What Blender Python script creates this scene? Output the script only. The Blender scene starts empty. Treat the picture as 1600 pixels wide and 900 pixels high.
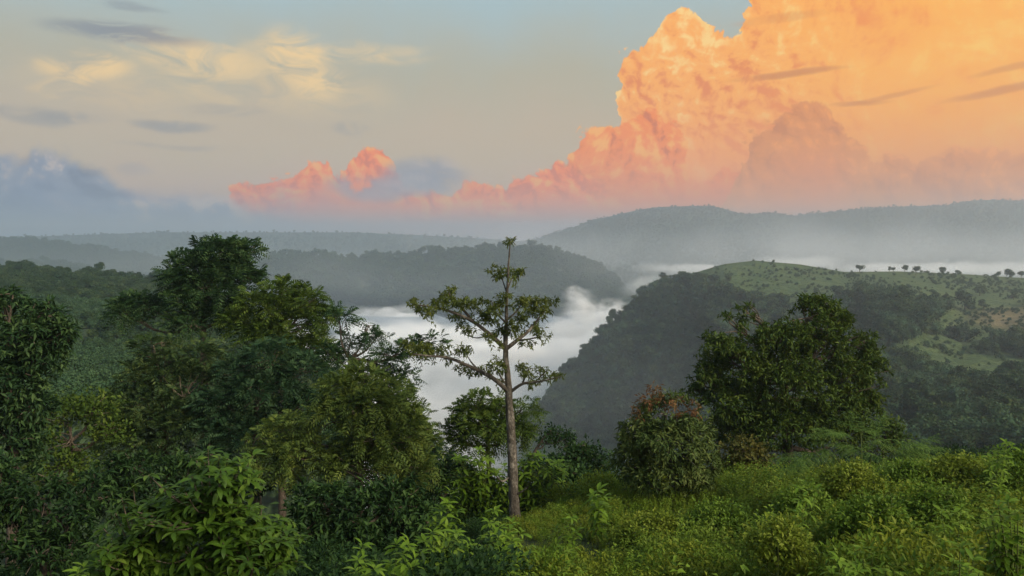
import bpy, math, random
import numpy as np
rng = np.random.default_rng(7)
random.seed(7)
SC = bpy.context.scene
C = SC.collection
rad = math.radians

# ------------------------------------------------------------------ camera
F = 1186.0                       # focal length in pixels of a 1600 px wide frame
PITCH = math.atan(80.0 / F)      # horizon at row 370
cam = bpy.data.cameras.new('camera')
cam.sensor_width = 36.0
cam.lens = 36.0 * F / 1600.0
cam.clip_start = 0.1
cam.clip_end = 60000
camo = bpy.data.objects.new('camera', cam)
camo.rotation_euler = (math.pi / 2 - PITCH, 0, 0)
C.objects.link(camo)
SC.camera = camo


def ray(px, py):
    """direction (x right, y forward, z up) of a pixel of the 1600 px frame"""
    px = np.asarray(px, float); py = np.asarray(py, float)
    u = (px - 800) / F; v = (450 - py) / F
    c, s = math.cos(PITCH), math.sin(PITCH)
    return np.stack(np.broadcast_arrays(u, c + v * s, -s + v * c), -1)


def at(px, py, Y):
    d = ray(px, py)
    return d * (np.asarray(Y, float) / d[..., 1])[..., None]


def lin(r, g, b):
    f = lambda c: (c / 12.92 if c <= .04045 else ((c + .055) / 1.055) ** 2.4)
    return (f(r / 255), f(g / 255), f(b / 255))


def az(px, py=250):
    d = ray(px, py); return math.degrees(math.atan2(d[0], d[1]))


def el(px, py):
    d = ray(px, py); return math.degrees(math.asin(d[2] / np.linalg.norm(d)))


# ------------------------------------------------------------------ node helper
class NB:
    def __init__(s, tree): s.t = tree

    def n(s, kind, **kw):
        x = s.t.nodes.new(kind)
        for k, v in kw.items(): setattr(x, k, v)
        return x

    def put(s, sock, v):
        if isinstance(v, bpy.types.NodeSocket): s.t.links.new(v, sock)
        elif isinstance(v, (tuple, list)):
            v = tuple(v)
            if sock.type == 'RGBA' and len(v) == 3: v = v + (1,)
            sock.default_value = v
        else:
            sock.default_value = v

    def m(s, op, a, b=0.0, c=None, clamp=False):
        x = s.n('ShaderNodeMath', operation=op, use_clamp=clamp)
        s.put(x.inputs[0], a); s.put(x.inputs[1], b)
        if c is not None: s.put(x.inputs[2], c)
        return x.outputs[0]

    def add(s, a, b): return s.m('ADD', a, b)
    def sub(s, a, b): return s.m('SUBTRACT', a, b)
    def mul(s, a, b): return s.m('MULTIPLY', a, b)

    def vm(s, op, a, b=(0, 0, 0)):
        x = s.n('ShaderNodeVectorMath', operation=op)
        s.put(x.inputs[0], a); s.put(x.inputs[1], b)
        return x.outputs[0]

    def step(s, v, a, b, lo=0.0, hi=1.0, kind='SMOOTHSTEP'):
        x = s.n('ShaderNodeMapRange', interpolation_type=kind)
        s.put(x.inputs['Value'], v)
        s.put(x.inputs['From Min'], a); s.put(x.inputs['From Max'], b)
        s.put(x.inputs['To Min'], lo); s.put(x.inputs['To Max'], hi)
        return x.outputs['Result']

    def mix(s, f, a, b):
        x = s.n('ShaderNodeMix', data_type='RGBA')
        s.put(x.inputs['Factor'], f); s.put(x.inputs[6], a); s.put(x.inputs[7], b)
        return x.outputs[2]

    def noise(s, vec, scale, detail=4, rough=.55, dist=0.0, color=False, dim='3D'):
        x = s.n('ShaderNodeTexNoise', noise_dimensions=dim)
        s.put(x.inputs['Vector'], vec); x.inputs['Scale'].default_value = scale
        x.inputs['Detail'].default_value = detail; x.inputs['Roughness'].default_value = rough
        x.inputs['Distortion'].default_value = dist
        return x.outputs['Color' if color else 'Fac']

    def voro(s, vec, scale, detail=2, rough=.5):
        x = s.n('ShaderNodeTexVoronoi', feature='F1', normalize=True, voronoi_dimensions='2D')
        s.put(x.inputs['Vector'], vec); x.inputs['Scale'].default_value = scale
        x.inputs['Detail'].default_value = detail; x.inputs['Roughness'].default_value = rough
        return x.outputs['Distance']

    def curve(s, v, pts, lo, hi, vlo, vhi):
        """piecewise curve through (x, y) points"""
        x = s.n('ShaderNodeFloatCurve')
        cv = x.mapping.curves[0]
        P = sorted(((a - lo) / (hi - lo), (b - vlo) / (vhi - vlo)) for a, b in pts)
        while len(cv.points) < len(P): cv.points.new(.5, .5)
        for p, q in zip(cv.points, P):
            p.location = q; p.handle_type = 'AUTO_CLAMPED'
        x.mapping.update()
        s.put(x.inputs['Value'], s.step(v, lo, hi, kind='LINEAR'))
        return s.step(x.outputs[0], 0, 1, vlo, vhi, kind='LINEAR')


# ------------------------------------------------------------------ world: dusk sky with clouds
SUN_EL, SUN_AZ = rad(32), rad(130)         # low, behind the camera on the right: it lights the face of the clouds
world = bpy.data.worlds.new('World'); SC.world = world
world.use_nodes = True
wt = world.node_tree; wt.nodes.clear()
B = NB(wt)
GAIN = 6.8                                 # the Background runs at 0.1, the view is exposed +0.65
sky = B.n('ShaderNodeTexSky', sky_type='NISHITA', sun_disc=False, sun_elevation=SUN_EL, sun_rotation=SUN_AZ,
          altitude=600, air_density=1.0, dust_density=2.0, ozone_density=1.0)
tc = B.n('ShaderNodeTexCoord').outputs['Generated']
sep = B.n('ShaderNodeSeparateXYZ'); B.put(sep.inputs[0], tc)
X, Y, Z = sep.outputs
A = B.mul(B.m('ARCTAN2', X, Y), 180 / math.pi)
E = B.mul(B.m('ARCSINE', Z), 180 / math.pi)
cmb = B.n('ShaderNodeCombineXYZ'); B.put(cmb.inputs[0], B.mul(A, math.pi / 180)); B.put(cmb.inputs[1], B.mul(E, math.pi / 180))
ang = cmb.outputs[0]                       # azimuth and elevation, radians
wcol = B.vm('SUBTRACT', B.noise(ang, 9, 4, .55, color=True, dim='2D'), (.5, .5, .5))
ws = B.n('ShaderNodeSeparateXYZ'); B.put(ws.inputs[0], wcol)
WX, WY, WZ = ws.outputs
LO, HI, VLO, VHI = -75, 75, -8, 40


def prof(pts):
    return [(az(x, y), el(x, y)) for x, y in pts]


# veil that gives the clear part of the sky its dusk colours
Ew = B.add(E, B.mul(WX, 3.0))
veil = B.mix(B.step(Ew, el(500, 330), el(500, 230)), lin(204, 166, 140), lin(194, 171, 138))
veil = B.mix(B.step(Ew, el(500, 230), el(500, 90)), veil, lin(180, 172, 144))
veil = B.mix(B.step(Ew, el(500, 130), el(500, -40)), veil, lin(166, 188, 190))
veil = B.mix(B.step(E, 18, 50), veil, lin(172, 194, 214))
base = B.mix(.92, sky.outputs[0], B.vm('SCALE', veil))
scl = base.node.inputs[7].links[0].from_node; scl.inputs['Scale'].default_value = GAIN
col = base


def over(mask, colour):
    """lay a cloud colour (display-referred) over the sky"""
    global col
    v = B.n('ShaderNodeVectorMath', operation='SCALE'); B.put(v.inputs[0], colour); v.inputs['Scale'].default_value = GAIN
    col = B.mix(mask, col, v.outputs[0])


def offs(vec): return B.vm('ADD', ang, vec)


def ell(px, py, rx, ry, warp=0.0, tilt=0.0):
    """1 at the centre of an ellipse of the sky, 0 outside"""
    a0, e0 = az(px, py), el(px, py); k = math.degrees(1 / F)
    da = B.add(B.sub(A, a0), B.mul(WY, warp)); de = B.add(B.sub(E, e0), B.mul(WX, warp * .6))
    de = B.add(de, B.mul(da, tilt))
    q = B.add(B.m('POWER', B.m('ABSOLUTE', B.mul(da, 1 / (rx * k))), 2), B.m('POWER', B.m('ABSOLUTE', B.mul(de, 1 / (ry * k))), 2))
    return B.step(q, 1.0, 0.0)


fib = B.noise(B.vm('MULTIPLY', offs((.3, 0, 0)), (1, 2.6, 1)), 16, 6, .62, .6, dim='2D')
# thin yellow cirrus on the left
for (px, py, rx, ry, tilt, w) in [(300, 86, 130, 34, .10, .8), (470, 100, 70, 58, .35, .95), (540, 82, 170, 20, 0, .6), (135, 108, 62, 26, -.1, 1.0),
                                  (95, 140, 50, 16, -.3, .5), (430, 125, 210, 60, .1, .28), (250, 140, 200, 50, 0, .25)]:
    over(B.mul(B.mul(ell(px, py, rx, ry, 2.2, tilt), B.step(fib, .28, .66)), w), lin(244, 208, 148))


BIL = {}


def cumulus(pts, soft, amp, vs, seed, shade_fn, warp=1.6, voff=.008, limit=None):
    """a heap cloud below a bumpy top line; shade_fn(depth, light) gives its colour"""
    b, b2 = BIL[vs]
    dl = B.mul(B.m('MAXIMUM', B.sub(.42, b), 0.0), amp * .55)         # lobes swell sideways as well as up
    A0 = B.add(A, B.mul(WY, warp))
    H = B.m('MAXIMUM', B.curve(B.add(A0, dl), prof(pts), LO, HI, VLO, VHI), B.curve(B.sub(A0, dl), prof(pts), LO, HI, VLO, VHI))
    d = B.add(B.sub(H, E), B.mul(B.sub(.24, b), amp))
    m = B.step(d, 0, soft)
    if limit is not None: m = B.mul(m, limit)
    over(m, shade_fn(d, B.mul(B.sub(b2, b), 1.0)))


def lit(c_sh, c_mid, c_hi, k):
    def f(d, s):
        return B.mix(B.step(s, 0, k), B.mix(B.step(s, -k, 0), c_sh, c_mid), c_hi)
    return f


for vs_, off_ in ((14, 1.3), (24, 4.1), (32, 2.2)):
    P_ = B.vm('ADD', B.vm('ADD', ang, (off_, off_ * .7, 0)), B.vm('SCALE', wcol))
    P_.node.inputs[1].links[0].from_node.inputs['Scale'].default_value = .05
    BIL[vs_] = (B.voro(P_, vs_, 4.2, .58), B.voro(B.vm('ADD', P_, (.006, .0056, 0)), vs_, 4.2, .58))
# towering orange cloud
soft_n = B.noise(B.vm('MULTIPLY', offs((2, 0, 0)), (1, 1.4, 1)), 8, 7, .62, .4, dim='2D')


def orange(d, s):
    hz = B.step(A, az(1050), az(1500))
    mid = B.mix(hz, lin(255, 172, 78), lin(255, 176, 66))
    hi = B.mix(hz, lin(255, 210, 128), lin(255, 200, 92))
    sh = B.mix(hz, lin(232, 132, 64), lin(248, 150, 58))
    f = B.add(B.mul(s, B.mix(hz, (.8, .8, .8), (.3, .3, .3))), B.mul(B.sub(soft_n, .5), .5))
    f = B.add(f, B.mul(B.step(d, 1.6, 0), .06))
    f = B.add(f, B.mul(B.sub(BIL[24][1], BIL[24][0]), B.mix(hz, (.7, .7, .7), (.22, .22, .22))))
    c = B.mix(B.step(f, 0, .17), B.mix(B.step(f, -.17, 0), sh, mid), hi)
    low = B.step(E, el(1300, 110), el(1300, 300))
    return B.mix(B.mul(low, .85), c, B.mix(hz, lin(250, 150, 72), lin(240, 146, 62)))


cumulus([(-2400, 500), (700, 420), (900, 330), (948, 250), (962, 190), (970, 130), (978, 95), (990, 80), (1010, 78), (1030, 60), (1042, 25), (1060, 8), (1080, 0), (1100, 4), (1112, 22), (1125, 18),
         (1142, 24), (1152, 40), (1165, 30), (1180, 0), (1200, -60), (1320, -140), (1500, -220), (1900, -240), (2600, -150), (3600, 300)],
        .26, 6.0, 14, 1.3, orange)
for (px, py, rx, ry, tilt, w) in [(1230, 115, 100, 6, -.06, .8), (1385, 150, 70, 5, -.16, .5), (1345, 160, 50, 5, 0, .5), (1570, 142, 90, 7, -.12, .7),
                                  (1580, 108, 60, 6, -.1, .5), (1220, 30, 80, 8, -.05, .35)]:
    over(B.mul(B.mul(ell(px, py, rx, ry, 1.0, tilt), B.step(soft_n, .25, .5)), w), lin(206, 128, 66))
# pink cloud in front of its foot
cumulus([(-2400, 500), (820, 330), (860, 285), (890, 255), (908, 222), (918, 196), (935, 186), (960, 190), (980, 180), (1000, 168), (1020, 172), (1040, 184), (1056, 205), (1064, 240),
         (1090, 280), (1130, 262), (1175, 255), (1210, 275), (1260, 300), (1700, 310), (3600, 500)], .30, 3.2, 24, 4.1,
        lambda d, s: B.mix(B.mul(B.step(E, el(950, 230), el(950, 330)), .8), lit(lin(210, 108, 54), lin(250, 136, 54), lin(255, 176, 82), .16)(B, B.add(s, B.mul(B.sub(soft_n, .5), .4))), lin(240, 130, 66)))
# mauve cloud in front
cumulus([(-2400, 500), (1120, 330), (1160, 250), (1168, 212), (1180, 198), (1198, 196), (1210, 186), (1226, 168), (1250, 160), (1270, 147), (1290, 145), (1306, 152), (1318, 168), (1322, 190), (1340, 206),
         (1352, 222), (1368, 246), (1385, 238), (1400, 232), (1420, 248), (1440, 240), (1490, 228), (1560, 222), (1700, 215), (2200, 240), (3600, 500)], .45, 3.4, 24, 7.7,
        lambda d, s: B.mix(B.mul(B.step(d, 1, 9), .8), lit(lin(206, 122, 60), lin(226, 138, 62), lin(248, 156, 64), .2)(d, B.add(s, B.mul(B.sub(soft_n, .5), .5))), lin(236, 132, 66)))
# row of pink heaps low over the hills
cumulus([(-2400, 500), (300, 330), (358, 300), (366, 284), (380, 276), (400, 280), (430, 280), (450, 276), (474, 262), (486, 248), (500, 244), (514, 256), (530, 268), (545, 262), (556, 238), (566, 226), (585, 226), (604, 236), (612, 255), (620, 280),
         (700, 300), (718, 284), (735, 276), (755, 284), (775, 292), (800, 278), (840, 268), (866, 254), (885, 250), (905, 262), (960, 300), (1050, 325), (1300, 345), (3600, 500)],
        .25, 2.2, 32, 2.2,
        lambda d, s: B.mix(B.step(B.add(d, B.mul(B.sub(soft_n, .5), 5)), .8, 4.0), lit(lin(222, 108, 62), lin(255, 130, 58), lin(255, 172, 84), .14)(d, B.add(s, B.mul(B.sub(soft_n, .5), .35))), lin(240, 134, 88)), limit=B.step(B.add(A, B.mul(WX, 6)), az(1000), az(880)))
# blue grey clouds on the left and between
puff = B.noise(B.vm('MULTIPLY', offs((5, 1, 0)), (1, 1.5, 1)), 13, 6, .6, .3, dim='2D')
for (px, py, rx, ry, w) in [(660, 275, 85, 38, .9), (585, 295, 90, 24, .8), (215, 265, 30, 12, .3)]:
    over(B.mul(B.mul(ell(px, py, rx, ry, 2.6), B.step(puff, .3, .52)), w), B.mix(B.step(puff, .45, .75), lin(134, 142, 158), lin(180, 172, 174)))
bank = B.step(B.add(E, B.add(B.mul(WX, 4.0), B.mul(B.sub(puff, .5), 2.5))), el(300, 285), el(300, 345))
side = B.step(B.add(A, B.mul(WX, 8)), az(560), az(260))
over(B.mul(B.mul(bank, side), .9), B.mix(B.step(puff, .4, .7), lin(88, 120, 172), lin(128, 146, 184)))
cumulus([(-2400, 200), (-300, 215), (0, 228), (40, 220), (70, 214), (110, 220), (150, 244), (185, 262), (215, 284), (260, 294), (310, 286), (360, 296), (420, 312), (520, 330), (700, 360), (3600, 500)],
        1.2, 3.6, 14, 1.3, lambda d, s: B.mix(B.step(d, 1.0, 5.5), lit(lin(96, 112, 142), lin(130, 142, 164), lin(210, 190, 178), .2)(d, B.add(s, B.mul(B.sub(puff, .5), 1.0))), lin(108, 134, 172)),
        limit=B.mul(B.mul(B.step(B.add(A, B.mul(WX, 8)), az(640), az(330)), B.step(B.add(puff, B.mul(B.step(E, el(100, 235), el(100, 300)), .35)), .32, .52)), .95))
# small dark lenses
for (px, py, rx, ry, w) in [(195, 51, 105, 14, .85), (205, 9, 50, 6, .5), (270, 197, 60, 8, .6), (60, 181, 60, 12, .5), (350, 174, 60, 9, .35), (545, 199, 28, 11, .4), (120, 184, 45, 8, .3),
                            (290, 229, 90, 4, .3)]:
    over(B.mul(B.mul(ell(px, py, rx * 1.15, ry * 1.3, 1.6), B.step(fib, .3, .58)), w), lin(132, 138, 146))
bg = B.n('ShaderNodeBackground'); bg.inputs['Strength'].default_value = 0.1
B.put(bg.inputs['Color'], col)
B.put(B.n('ShaderNodeOutputWorld').inputs['Surface'], bg.outputs[0])
world.cycles.sampling_method = 'MANUAL'; world.cycles.sample_map_resolution = 512

# ------------------------------------------------------------------ sun (soft: it stands behind cloud)
sl = bpy.data.lights.new('sun', 'SUN'); sl.energy = 4.2; sl.angle = rad(25); sl.color = (1, .86, .68)
so = bpy.data.objects.new('sun', sl); C.objects.link(so)
sd = (math.sin(SUN_AZ) * math.cos(SUN_EL), math.cos(SUN_AZ) * math.cos(SUN_EL), math.sin(SUN_EL))
from mathutils import Vector
so.rotation_euler = Vector(sd).to_track_quat('Z', 'Y').to_euler()
SC.view_settings.view_transform = 'Standard'; SC.view_settings.look = 'None'
SC.view_settings.exposure = 0.65; SC.view_settings.gamma = 1.0
cy = SC.cycles
cy.max_bounces = 10; cy.diffuse_bounces = 2; cy.glossy_bounces = 1; cy.transmission_bounces = 2
cy.volume_bounces = 4; cy.transparent_max_bounces = 4; cy.use_denoising = True
cy.caustics_reflective = False; cy.caustics_refractive = False


# ------------------------------------------------------------------ materials
def new_mat(name):
    m = bpy.data.materials.new(name); m.use_nodes = True
    m.node_tree.nodes.clear()
    b = NB(m.node_tree)
    out = b.n('ShaderNodeOutputMaterial')
    return m, b, out


def leaf_mat(name, dark, mid, light, transl=.28, rough=.6, patch=1.0, per_object=False, spec=.12):
    m, b, out = new_mat(name)
    g = b.n('ShaderNodeNewGeometry'); oi = b.n('ShaderNodeObjectInfo')
    r = g.outputs['Random Per Island']
    pos = g.outputs['Position']
    nz = b.step(b.noise(pos, 1.3 * patch, 3, .6), .28, .72)
    if per_object: r = b.m('FRACT', b.add(r, oi.outputs['Random']))
    f = b.add(b.mul(r, .55), b.mul(nz, .5))
    if per_object: f = b.add(b.mul(f, .6), b.mul(oi.outputs['Random'], .42))
    c = b.mix(b.step(f, .5, .95), b.mix(b.step(f, .1, .55), dark, mid), light)
    p = b.n('ShaderNodeBsdfPrincipled'); b.put(p.inputs['Base Color'], c)
    p.inputs['Roughness'].default_value = rough; p.inputs['Specular IOR Level'].default_value = spec
    t = b.n('ShaderNodeBsdfTranslucent'); b.put(t.inputs['Color'], b.mix(.5, c, light))
    ms = b.n('ShaderNodeMixShader'); ms.inputs[0].default_value = transl
    b.put(ms.inputs[1], p.outputs[0]); b.put(ms.inputs[2], t.outputs[0])
    b.put(out.inputs['Surface'], ms.outputs[0])
    return m


def rough_mat(name, cols, scale, rough=.9, bump=.3, bscale=None, stretch=(1, 1, 1), attr=None):
    """noise mottled rough surface; attr = (attribute, colour) lays another land cover where the attribute is 1"""
    m, b, out = new_mat(name)
    pos = b.vm('MULTIPLY', b.n('ShaderNodeTexCoord').outputs['Object'], stretch)
    n1 = b.noise(pos, scale, 6, .62); n2 = b.noise(pos, scale * 4.3, 4, .6)
    f = b.add(b.mul(n1, .65), b.mul(n2, .35))
    c = b.mix(b.step(f, .32, .5), cols[0], cols[1])
    if len(cols) > 2: c = b.mix(b.step(f, .5, .64), c, cols[2])
    for (an, ac) in attr or []:
        at_ = b.n('ShaderNodeAttribute', attribute_name=an)
        c = b.mix(at_.outputs['Fac'], c, b.mix(b.step(n2, .3, .7), ac[0], ac[1]))
    p = b.n('ShaderNodeBsdfPrincipled'); b.put(p.inputs['Base Color'], c)
    p.inputs['Roughness'].default_value = rough; p.inputs['Specular IOR Level'].default_value = .2
    bp = b.n('ShaderNodeBump'); bp.inputs['Strength'].default_value = bump
    bp.inputs['Distance'].default_value = .5 / scale
    b.put(bp.inputs['Height'], b.noise(pos, bscale or scale * 3, 5, .65)); b.put(p.inputs['Normal'], bp.outputs[0])
    b.put(out.inputs['Surface'], p.outputs[0])
    return m


M = {}
M['deep'] = leaf_mat('deep_green_leaf', (.009, .025, .010), (.020, .048, .014), (.058, .100, .030))
M['blue'] = leaf_mat('blue_green_leaf', (.008, .024, .011), (.018, .045, .017), (.048, .086, .034))
M['olive'] = leaf_mat('olive_leaf', (.036, .060, .014), (.070, .108, .020), (.130, .165, .030))
M['kapok'] = leaf_mat('kapok_leaf', (.036, .056, .010), (.072, .098, .018), (.120, .140, .030), .35)
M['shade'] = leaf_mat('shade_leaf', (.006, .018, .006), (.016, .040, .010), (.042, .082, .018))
M['round'] = leaf_mat('round_tree_leaf', (.024, .046, .010), (.052, .080, .017), (.094, .118, .030), .22)
M['red'] = leaf_mat('young_red_leaf', (.085, .044, .018), (.140, .070, .028), (.170, .115, .045), .3)
M['rust'] = leaf_mat('rusty_leaf', (.034, .042, .010), (.066, .070, .014), (.115, .098, .022), .3)
M['right'] = leaf_mat('right_tree_leaf', (.020, .042, .006), (.044, .078, .010), (.084, .118, .018))
M['mimosa'] = leaf_mat('mimosa_leaf', (.050, .100, .020), (.090, .160, .030), (.130, .200, .045), .35)
M['broad'] = leaf_mat('broad_leaf', (.038, .080, .006), (.085, .150, .012), (.150, .220, .026), .3, .5, per_object=True, spec=.10)
M['weed'] = leaf_mat('weed_leaf', (.060, .112, .010), (.112, .178, .016), (.165, .220, .032), .35, .55, per_object=True)
M['weed2'] = leaf_mat('yellow_weed_leaf', (.082, .112, .008), (.138, .172, .014), (.190, .218, .028), .35, .55, per_object=True)
M['olive2'] = leaf_mat('brownish_leaf', (.011, .027, .009), (.027, .052, .014), (.066, .092, .025))
M['bush'] = leaf_mat('bush_leaf', (.046, .090, .010), (.086, .150, .014), (.140, .205, .028), .35)
M['bush2'] = leaf_mat('yellow_bush_leaf', (.065, .100, .008), (.115, .160, .014), (.175, .210, .028), .35)
M['forest'] = leaf_mat('forest_leaf', (.009, .026, .009), (.021, .047, .014), (.062, .090, .024), .2, .7, .2, True, .15)
M['plant'] = leaf_mat('plantation_leaf', (.020, .050, .020), (.034, .070, .028), (.052, .092, .034), .2, .7, .2, True, .15)
M['bark'] = rough_mat('bark', [(.035, .026, .018), (.085, .066, .048), (.14, .118, .09)], 6, bump=.6, stretch=(1, 1, .3))
M['pale_bark'] = rough_mat('pale_bark', [(.022, .019, .014), (.064, .055, .043), (.20, .18, .145)], 4.5, bump=.8, stretch=(1, 1, .55))
M['stem'] = rough_mat('green_stem', [(.035, .05, .012), (.06, .08, .02)], 8)
M['soil'] = rough_mat('undergrowth_soil', [(.012, .018, .006), (.03, .042, .012), (.05, .06, .018)], .9, bump=.5)
M['hill_far'] = rough_mat('far_hillside', [(.016, .030, .014), (.034, .056, .022), (.060, .085, .034)], .012, bump=.8, bscale=.06)
M['hill_right'] = rough_mat('right_hillside', [(.022, .040, .014), (.045, .075, .022), (.075, .105, .032)], .02, bump=.6, bscale=.2,
                            attr=[('meadow', ((.042, .074, .021), (.070, .100, .029))), ('dry', ((.12, .10, .045), (.17, .135, .065)))])


# ------------------------------------------------------------------ mesh helpers
def mesh_obj(name, V, faces, mat, parent=None, smooth=False, link=True):
    me = bpy.data.meshes.new(name)
    V = np.asarray(V, np.float32)
    faces = np.asarray(faces, np.int32)
    n, k = faces.shape
    me.vertices.add(len(V)); me.vertices.foreach_set('co', V.ravel())
    me.loops.add(n * k); me.loops.foreach_set('vertex_index', faces.ravel())
    me.polygons.add(n); me.polygons.foreach_set('loop_start', np.arange(0, n * k, k, dtype=np.int32))
    if smooth: me.polygons.foreach_set('use_smooth', np.ones(n, bool))
    me.update(calc_edges=True)
    if mat is not None: me.materials.append(mat)
    o = bpy.data.objects.new(name, me)
    if link: C.objects.link(o)
    if parent is not None: o.parent = parent
    return o


def tag(o, label=None, cat=None, group=None, kind=None):
    if label: o['label'] = label
    if cat: o['category'] = cat
    if group: o['group'] = group
    if kind: o['kind'] = kind
    return o


def thing(name, loc, label, cat, group=None):
    o = bpy.data.objects.new(name, None); C.objects.link(o)
    o.location = tuple(float(v) for v in loc); o.empty_display_size = .3
    return tag(o, label, cat, group)


def unit(v): return v / np.maximum(np.linalg.norm(v, axis=-1, keepdims=True), 1e-9)


def rnd_dir(n):
    return unit(rng.normal(size=(n, 3)))


def smooth_noise(x, y, seed=0, octaves=4):
    """cheap value noise, -1..1"""
    r = np.random.default_rng(seed); out = 0; amp = 1; tot = 0
    for o in range(octaves):
        for _ in range(3):
            th = r.uniform(0, 6.28); ph = r.uniform(0, 6.28); fq = 2 ** o * r.uniform(.75, 1.3)
            out = out + amp * np.sin((x * math.cos(th) + y * math.sin(th)) * fq + ph + 1.3 * np.sin((y * math.cos(th) - x * math.sin(th)) * fq * .7 + ph * 2)); tot += amp
        amp *= .55
    return out / tot * 1.7


def tube(P, R, sides=7, wob=0.0):
    P = np.asarray(P, float); R = np.asarray(R, float); n = len(P)
    T = unit(np.gradient(P, axis=0))
    ref = np.where(np.abs(T[:, 2:3]) > .9, np.array([[0, 1., 0]]), np.array([[0, 0, 1.]]))
    S = unit(np.cross(T, ref)); U = np.cross(S, T)
    a = np.linspace(0, 2 * np.pi, sides, endpoint=False)
    rr = R[:, None] * (1 + wob * rng.normal(size=(n, sides)))
    V = P[:, None] + rr[..., None] * (np.cos(a)[None, :, None] * S[:, None] + np.sin(a)[None, :, None] * U[:, None])
    i = np.arange(n - 1)[:, None] * sides; j = np.arange(sides)[None]; j2 = (j + 1) % sides
    Fq = np.stack([i + j, i + j2, i + sides + j2, i + sides + j], -1).reshape(-1, 4)
    return V.reshape(-1, 3), Fq


def spline(P, n):
    """smooth polyline through the points (Catmull-Rom)"""
    P = np.asarray(P, float)
    if len(P) < 3:
        t = np.linspace(0, 1, n)[:, None]; return P[0] * (1 - t) + P[-1] * t
    Q = np.vstack([2 * P[0] - P[1], P, 2 * P[-1] - P[-2]])
    t = np.linspace(0, len(P) - 1 - 1e-6, n); i = t.astype(int); u = (t - i)[:, None]
    p0, p1, p2, p3 = Q[i], Q[i + 1], Q[i + 2], Q[i + 3]
    return .5 * ((2 * p1) + (-p0 + p2) * u + (2 * p0 - 5 * p1 + 4 * p2 - p3) * u ** 2 + (-p0 + 3 * p1 - 3 * p2 + p3) * u ** 3)


def join(parts):
    Vs, Fs, o = [], [], 0
    for V, f in parts:
        Vs.append(V); Fs.append(np.asarray(f) + o); o += len(V)
    return np.vstack(Vs), np.vstack(Fs)


# ---- leaves: every generator returns (verts, triangles)
def leaves_simple(P, D, Nn, L, W, fold=.18, droop=.15):
    """folded pointed leaf, two triangles each side of the rib"""
    n = len(P); L = np.broadcast_to(L, n)[:, None]; W = np.broadcast_to(W, n)[:, None]
    S = unit(np.cross(D, Nn)); Nn = unit(np.cross(S, D))
    mid = P + D * L * .45
    tip = P + D * L - Nn * L * droop
    a = mid + S * W * .5 + Nn * W * fold; b = mid - S * W * .5 + Nn * W * fold
    V = np.stack([P, a, tip, b], 1).reshape(-1, 3)
    i = np.arange(n)[:, None] * 4
    return V, np.concatenate([i + [[0, 1, 2]], i + [[0, 2, 3]]], 0)


def leaves_big(P, D, Nn, L, W, fold=.16, droop=.3):
    """curved leaf of 8 triangles"""
    n = len(P); L = np.broadcast_to(L, n)[:, None]; W = np.broadcast_to(W, n)[:, None]
    droop = np.broadcast_to(droop, n)[:, None]
    S = unit(np.cross(D, Nn)); Nn = unit(np.cross(S, D))
    V = [P]
    for t, w in ((.28, .72), (.55, 1.0), (.8, .66)):
        c = P + D * L * t * (1 - .25 * droop * t) - Nn * L * droop * t * t
        V += [c + S * W * w * .5 + Nn * W * fold * w, c, c - S * W * w * .5 + Nn * W * fold * w]
    V.append(P + D * L * (1 - .25 * droop) - Nn * L * droop)
    V = np.stack(V, 1).reshape(-1, 3)
    f = [(0, 1, 2), (0, 2, 3)]
    for k in (1, 4):
        for q in (0, 1): f += [(k + q, k + 3 + q, k + 4 + q), (k + q, k + 4 + q, k + 1 + q)]
    f += [(7, 10, 8), (8, 10, 9)]
    i = np.arange(n)[:, None, None] * 11
    return V, (i + np.array(f)[None]).reshape(-1, 3)


def fronds(P, D, L, pairs=5, droop=.35, wide=.42, lw=.34):
    """feathery compound leaf"""
    n = len(P); L = np.broadcast_to(L, n)[:, None]
    up = np.array([[0, 0, 1.]]) + .35 * rng.normal(size=(n, 3))
    S = unit(np.cross(D, up)); Nn = unit(np.cross(S, D))
    Vs, Fs = [], []
    for k in range(pairs):
        t = (k + .8) / pairs
        c = P + D * L * t - np.array([[0, 0, 1.]]) * L * droop * t * t
        ll = L[:, 0] * wide * (1.05 - .55 * abs(t - .45) * 1.6)
        Dd = unit(D - np.array([[0, 0, 1.]]) * 2 * droop * t)
        for sg in (-1, 1):
            d = unit(S * sg * .9 + Dd * .55 - Nn * .18)
            Vs_, Fs_ = leaves_simple(c, d, Nn, ll, ll * lw, .1, .15)
            Vs.append((Vs_, Fs_))
    return join(Vs)


def in_ell(n, c, r, shell=.5):
    d = rnd_dir(n); d[:, 2] = np.where((d[:, 2] < -.35) & (rng.random(n) < .6), -d[:, 2], d[:, 2])
    q = (shell + (1 - shell) * rng.random(n)) [:, None]
    lump = 1 + .16 * smooth_noise(d[:, 0] * 3 + c[0], d[:, 1] * 3 + d[:, 2] * 3 + c[2], 5, 2)[:, None]
    return c + d * r * q * lump, d


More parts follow.
